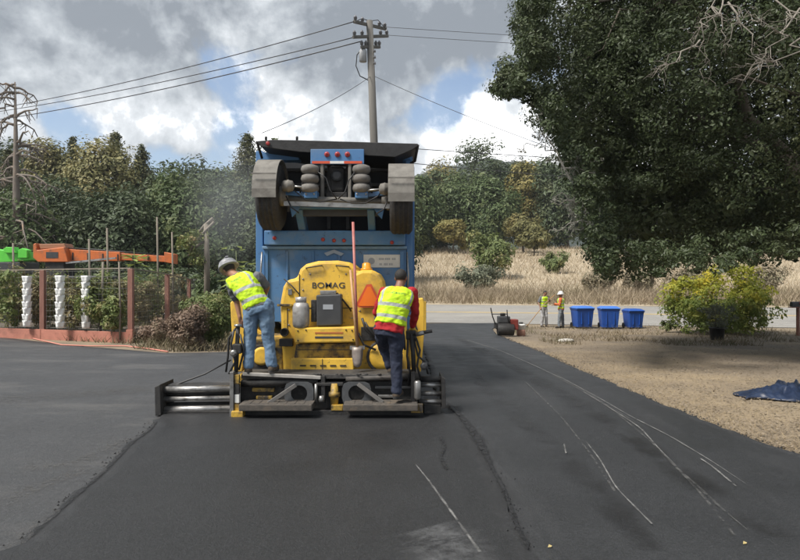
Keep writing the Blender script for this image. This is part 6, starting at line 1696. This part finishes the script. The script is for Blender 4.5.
    # boots
    for s in 'LR':
        a = J['an' + s]; ff = Vector(J.get('ft' + s, f)); ff = Vector((ff.x, ff.y, 0)).normalized(); r_ = ff.cross(Vector((0, 0, 1)))
        z0 = a.z - .085; c = Vector((a.x, a.y, 0))
        mb = MB()
        mb.limb([a + Vector((0, 0, .09)), a, Vector((a.x, a.y, z0 + .045)) - ff * .015], [.056, .055, .05])
        mb.limb([Vector((a.x, a.y, z0 + .045)), Vector((a.x, a.y, z0 + .05)) + ff * .10, Vector((a.x, a.y, z0 + .042)) + ff * .165], [.05, .05, .042])
        bo = mb.build('boot', M_BOOT, body, 0, None, .010, 2)
        n = 16; V = []
        for zz in (z0, z0 + .028):
            for k in range(n):
                t_ = 2 * math.pi * k / n; V.append(tuple(c + ff * (.07 + .145 * math.cos(t_)) + r_ * (.052 * math.sin(t_)) + Vector((0, 0, zz))))
        mb = MB(); mb._add(V, [tuple(reversed(range(n))), tuple(range(n, 2 * n))] + [(k, (k + 1) % n, (k + 1) % n + n, k + n) for k in range(n)]); mb.build('sole', M_RUB, bo)
        if gloves:
            mb = MB(); d = J['ha' + s] - J['el' + s]; hand(mb, J['ha' + s], J.get('hd' + s, d), Vector(J.get('hn' + s, (0, 0, -1))), 1 if s == 'L' else -1, .8, 1.12); mb.build('glove', gloves, body, 0, None, .006, 1)
    return body

# operator at the left end of the screed, bending over the control column
Y = 7.92
person('worker in jeans and grey hard hat bending over the left end of the screed',
       dict(head=P(229.5, 270, 8.16), neck=P(236.5, 275, 8.06), look=(-.35, .8, -.55), shL=P(232, 285, 8.10), shR=P(258, 277.5, 7.99), elL=P(236.5, 301, 8.16), haL=P(240, 318, 8.12), elR=P(267, 287, 8.14), haR=P(262, 303, 8.34),
            hipL=P(251.5, 310, Y), hipR=P(266, 308, Y - .03), knL=P(250, 340, Y + .02), anL=P(248.5, 366.5, Y - .02), knR=P(268.5, 340, Y), anR=P(272, 365.5, Y - .04), bow=(.02, -.05, .02), ftL=(-.3, 1, 0), ftR=(.15, 1, 0), hdL=(.1, .2, -1), hnL=(.4, .8, 0)),
       (-.25, 1, 0), M_JEANS, M_GREYCLOTH, M_SKIN, V_MAT, False, M_HAT, headup=(-.42, .35, .84), vrange=(.02, .985))
# operator at the right end, one foot up on the machine
Y = 7.66
person('worker in a red sweatshirt, yellow vest and navy trousers standing on the right footboard',
       dict(head=P(401, 278.5, 7.86), neck=P(399, 287, 7.79), look=(.25, 1, -.35), shL=P(384.5, 292.5, 7.74), shR=P(412, 292.5, 7.80), elL=P(377, 312, 7.92), haL=P(384, 322, 8.12), elR=P(415.5, 312, 7.86), haR=P(412.5, 327, 8.0),
            hipL=P(382, 330, Y + .02), hipR=P(396, 332, Y), knL=P(384, 347, Y + .36), anL=P(391, 367, Y + .36), knR=P(396.5, 361, Y + .03), anR=P(396.5, 391.5, Y), bow=(-.01, -.03, 0), ftR=(.35, 1, 0), ftL=(.1, 1, 0), hdR=(-.1, .5, -.8)),
       (.15, 1, 0), M_NAVY, M_REDCLOTH, M_SKIN2, V_MAT, True, None, headup=(.05, .25, .95), gloves=mat('yellow_glove', (.62, .40, .05), (.5, .33, .05), .8, scale=9), vrange=(.13, .985))
# the two workers by the road
p = G(544, 327); Y = p.y; x = p.x; z = p.z
person('far worker in a yellow vest and pale trousers raking beside the road',
       dict(head=(x + .06, Y, z + 1.66), neck=(x + .0, Y, z + 1.50), look=(.5, -.6, -.5), shL=(x + .17, Y + .08, z + 1.44), shR=(x - .17, Y - .06, z + 1.44), elL=(x + .26, Y - .12, z + 1.25), haL=(x + .17, Y - .32, z + 1.36), elR=(x - .30, Y - .12, z + 1.18), haR=(x - .26, Y - .32, z + .98),
            hipL=(x + .06, Y + .05, z + .95), hipR=(x - .10, Y - .03, z + .95), knL=(x + .10, Y - .03, z + .52), anL=(x + .12, Y + .02, z + .09), knR=(x - .10, Y - .12, z + .52), anR=(x - .12, Y - .05, z + .09)),
       (.2, -1, 0), M_LTTROUS, M_GREYCLOTH, M_SKIN2, V_MAT2, False, None, vox=.012)
h1, h2 = Vector((x + .17, Y - .40, z + 1.36)), Vector((x - .26, Y - .40, z + .98)); d = (h2 - h1).normalized()
t = thing('asphalt_rake', Vector((x - .95, Y - .45, z + .04)), 'long asphalt rake held by the far worker in pale trousers', 'rake')
a, e = h1 - d * .35, Vector((x - .95, Y - .5, z + .07)); MB().tube([a, (h1 + h2) / 2, e], .017, 8).build('handle', M_WOODH, t)
MB().beam(e + Vector((-.12, -.28, 0)), e + Vector((.12, .28, 0)), .03, .08).build('head', M_STEEL, t)
p = G(561, 328); Y = p.y; x = p.x; z = p.z
person('far worker in yellow vest with orange sleeves next to the blue bins',
       dict(head=(x - .02, Y, z + 1.60), neck=(x - .01, Y + .02, z + 1.44), look=(-1, -.35, -.2), shL=(x + .05, Y + .19, z + 1.38), shR=(x - .06, Y - .17, z + 1.38), elL=(x - .02, Y + .25, z + 1.12), haL=(x - .26, Y + .2, z + 1.10), elR=(x - .14, Y - .22, z + 1.12), haR=(x - .36, Y - .18, z + 1.16),
            hipL=(x + .02, Y + .09, z + .90), hipR=(x - .01, Y - .09, z + .90), knL=(x + .10, Y + .1, z + .50), anL=(x + .12, Y + .1, z + .09), knR=(x - .10, Y - .09, z + .50), anR=(x - .12, Y - .09, z + .09)),
       (-1, -.3, 0), M_GREYTROUS, M_ORSHIRT, M_SKIN2, V_MAT2, True, M_WHITE, vox=.012)

# ------------------------------------------------------------------ the air
def haze():
    m = bpy.data.materials.new('thin_haze'); m.use_nodes = True
    nt = m.node_tree; nt.nodes.clear()
    o = nt.nodes.new('ShaderNodeOutputMaterial'); v = nt.nodes.new('ShaderNodeVolumePrincipled')
    v.inputs['Color'].default_value = (.86, .91, .97, 1); v.inputs['Density'].default_value = .00032; v.inputs['Anisotropy'].default_value = .2
    nt.links.new(v.outputs[0], o.inputs['Volume'])
    mb = MB(); mb.box(-1450, 1450, -70, 1550, -8, 190)
    tag(mb.build('haze', m), 'thin pale haze over the whole scene', 'haze', kind='stuff')
haze()

def fumes():
    m = bpy.data.materials.new('asphalt_fumes'); m.use_nodes = True
    nt = m.node_tree; N, L = nt.nodes, nt.links; N.clear()
    o = N.new('ShaderNodeOutputMaterial'); v = N.new('ShaderNodeVolumePrincipled')
    tc = N.new('ShaderNodeTexCoord')
    ln = N.new('ShaderNodeVectorMath'); ln.operation = 'LENGTH'; L.new(tc.outputs['Object'], ln.inputs[0])
    fa = N.new('ShaderNodeMapRange'); fa.interpolation_type = 'SMOOTHSTEP'; L.new(ln.outputs['Value'], fa.inputs[0])
    fa.inputs[1].default_value = .95; fa.inputs[2].default_value = .1; fa.inputs[3].default_value = 0; fa.inputs[4].default_value = 1
    no = N.new('ShaderNodeTexNoise'); no.inputs['Scale'].default_value = 1.6; no.inputs['Detail'].default_value = 4; L.new(tc.outputs['Object'], no.inputs['Vector'])
    nr = N.new('ShaderNodeMapRange'); L.new(no.outputs[0], nr.inputs[0]); nr.inputs[1].default_value = .35; nr.inputs[2].default_value = .7; nr.inputs[3].default_value = .1; nr.inputs[4].default_value = .16
    mu = N.new('ShaderNodeMath'); mu.operation = 'MULTIPLY'; L.new(fa.outputs[0], mu.inputs[0]); L.new(nr.outputs[0], mu.inputs[1])
    L.new(mu.outputs[0], v.inputs['Density']); v.inputs['Color'].default_value = (.86, .91, .96, 1)
    L.new(v.outputs[0], o.inputs['Volume'])
    mb = MB(); mb.ellipsoid((0, 0, 0), 1, 1, 1, None, 24, 16)
    ob = mb.build('asphalt_fumes', m); ob.location = P(228, 205, 12.6); ob.scale = (1.25, 1.5, 1.75)
    tag(ob, 'thin bluish fumes rising beside the dump truck', 'fumes', kind='stuff')
fumes()
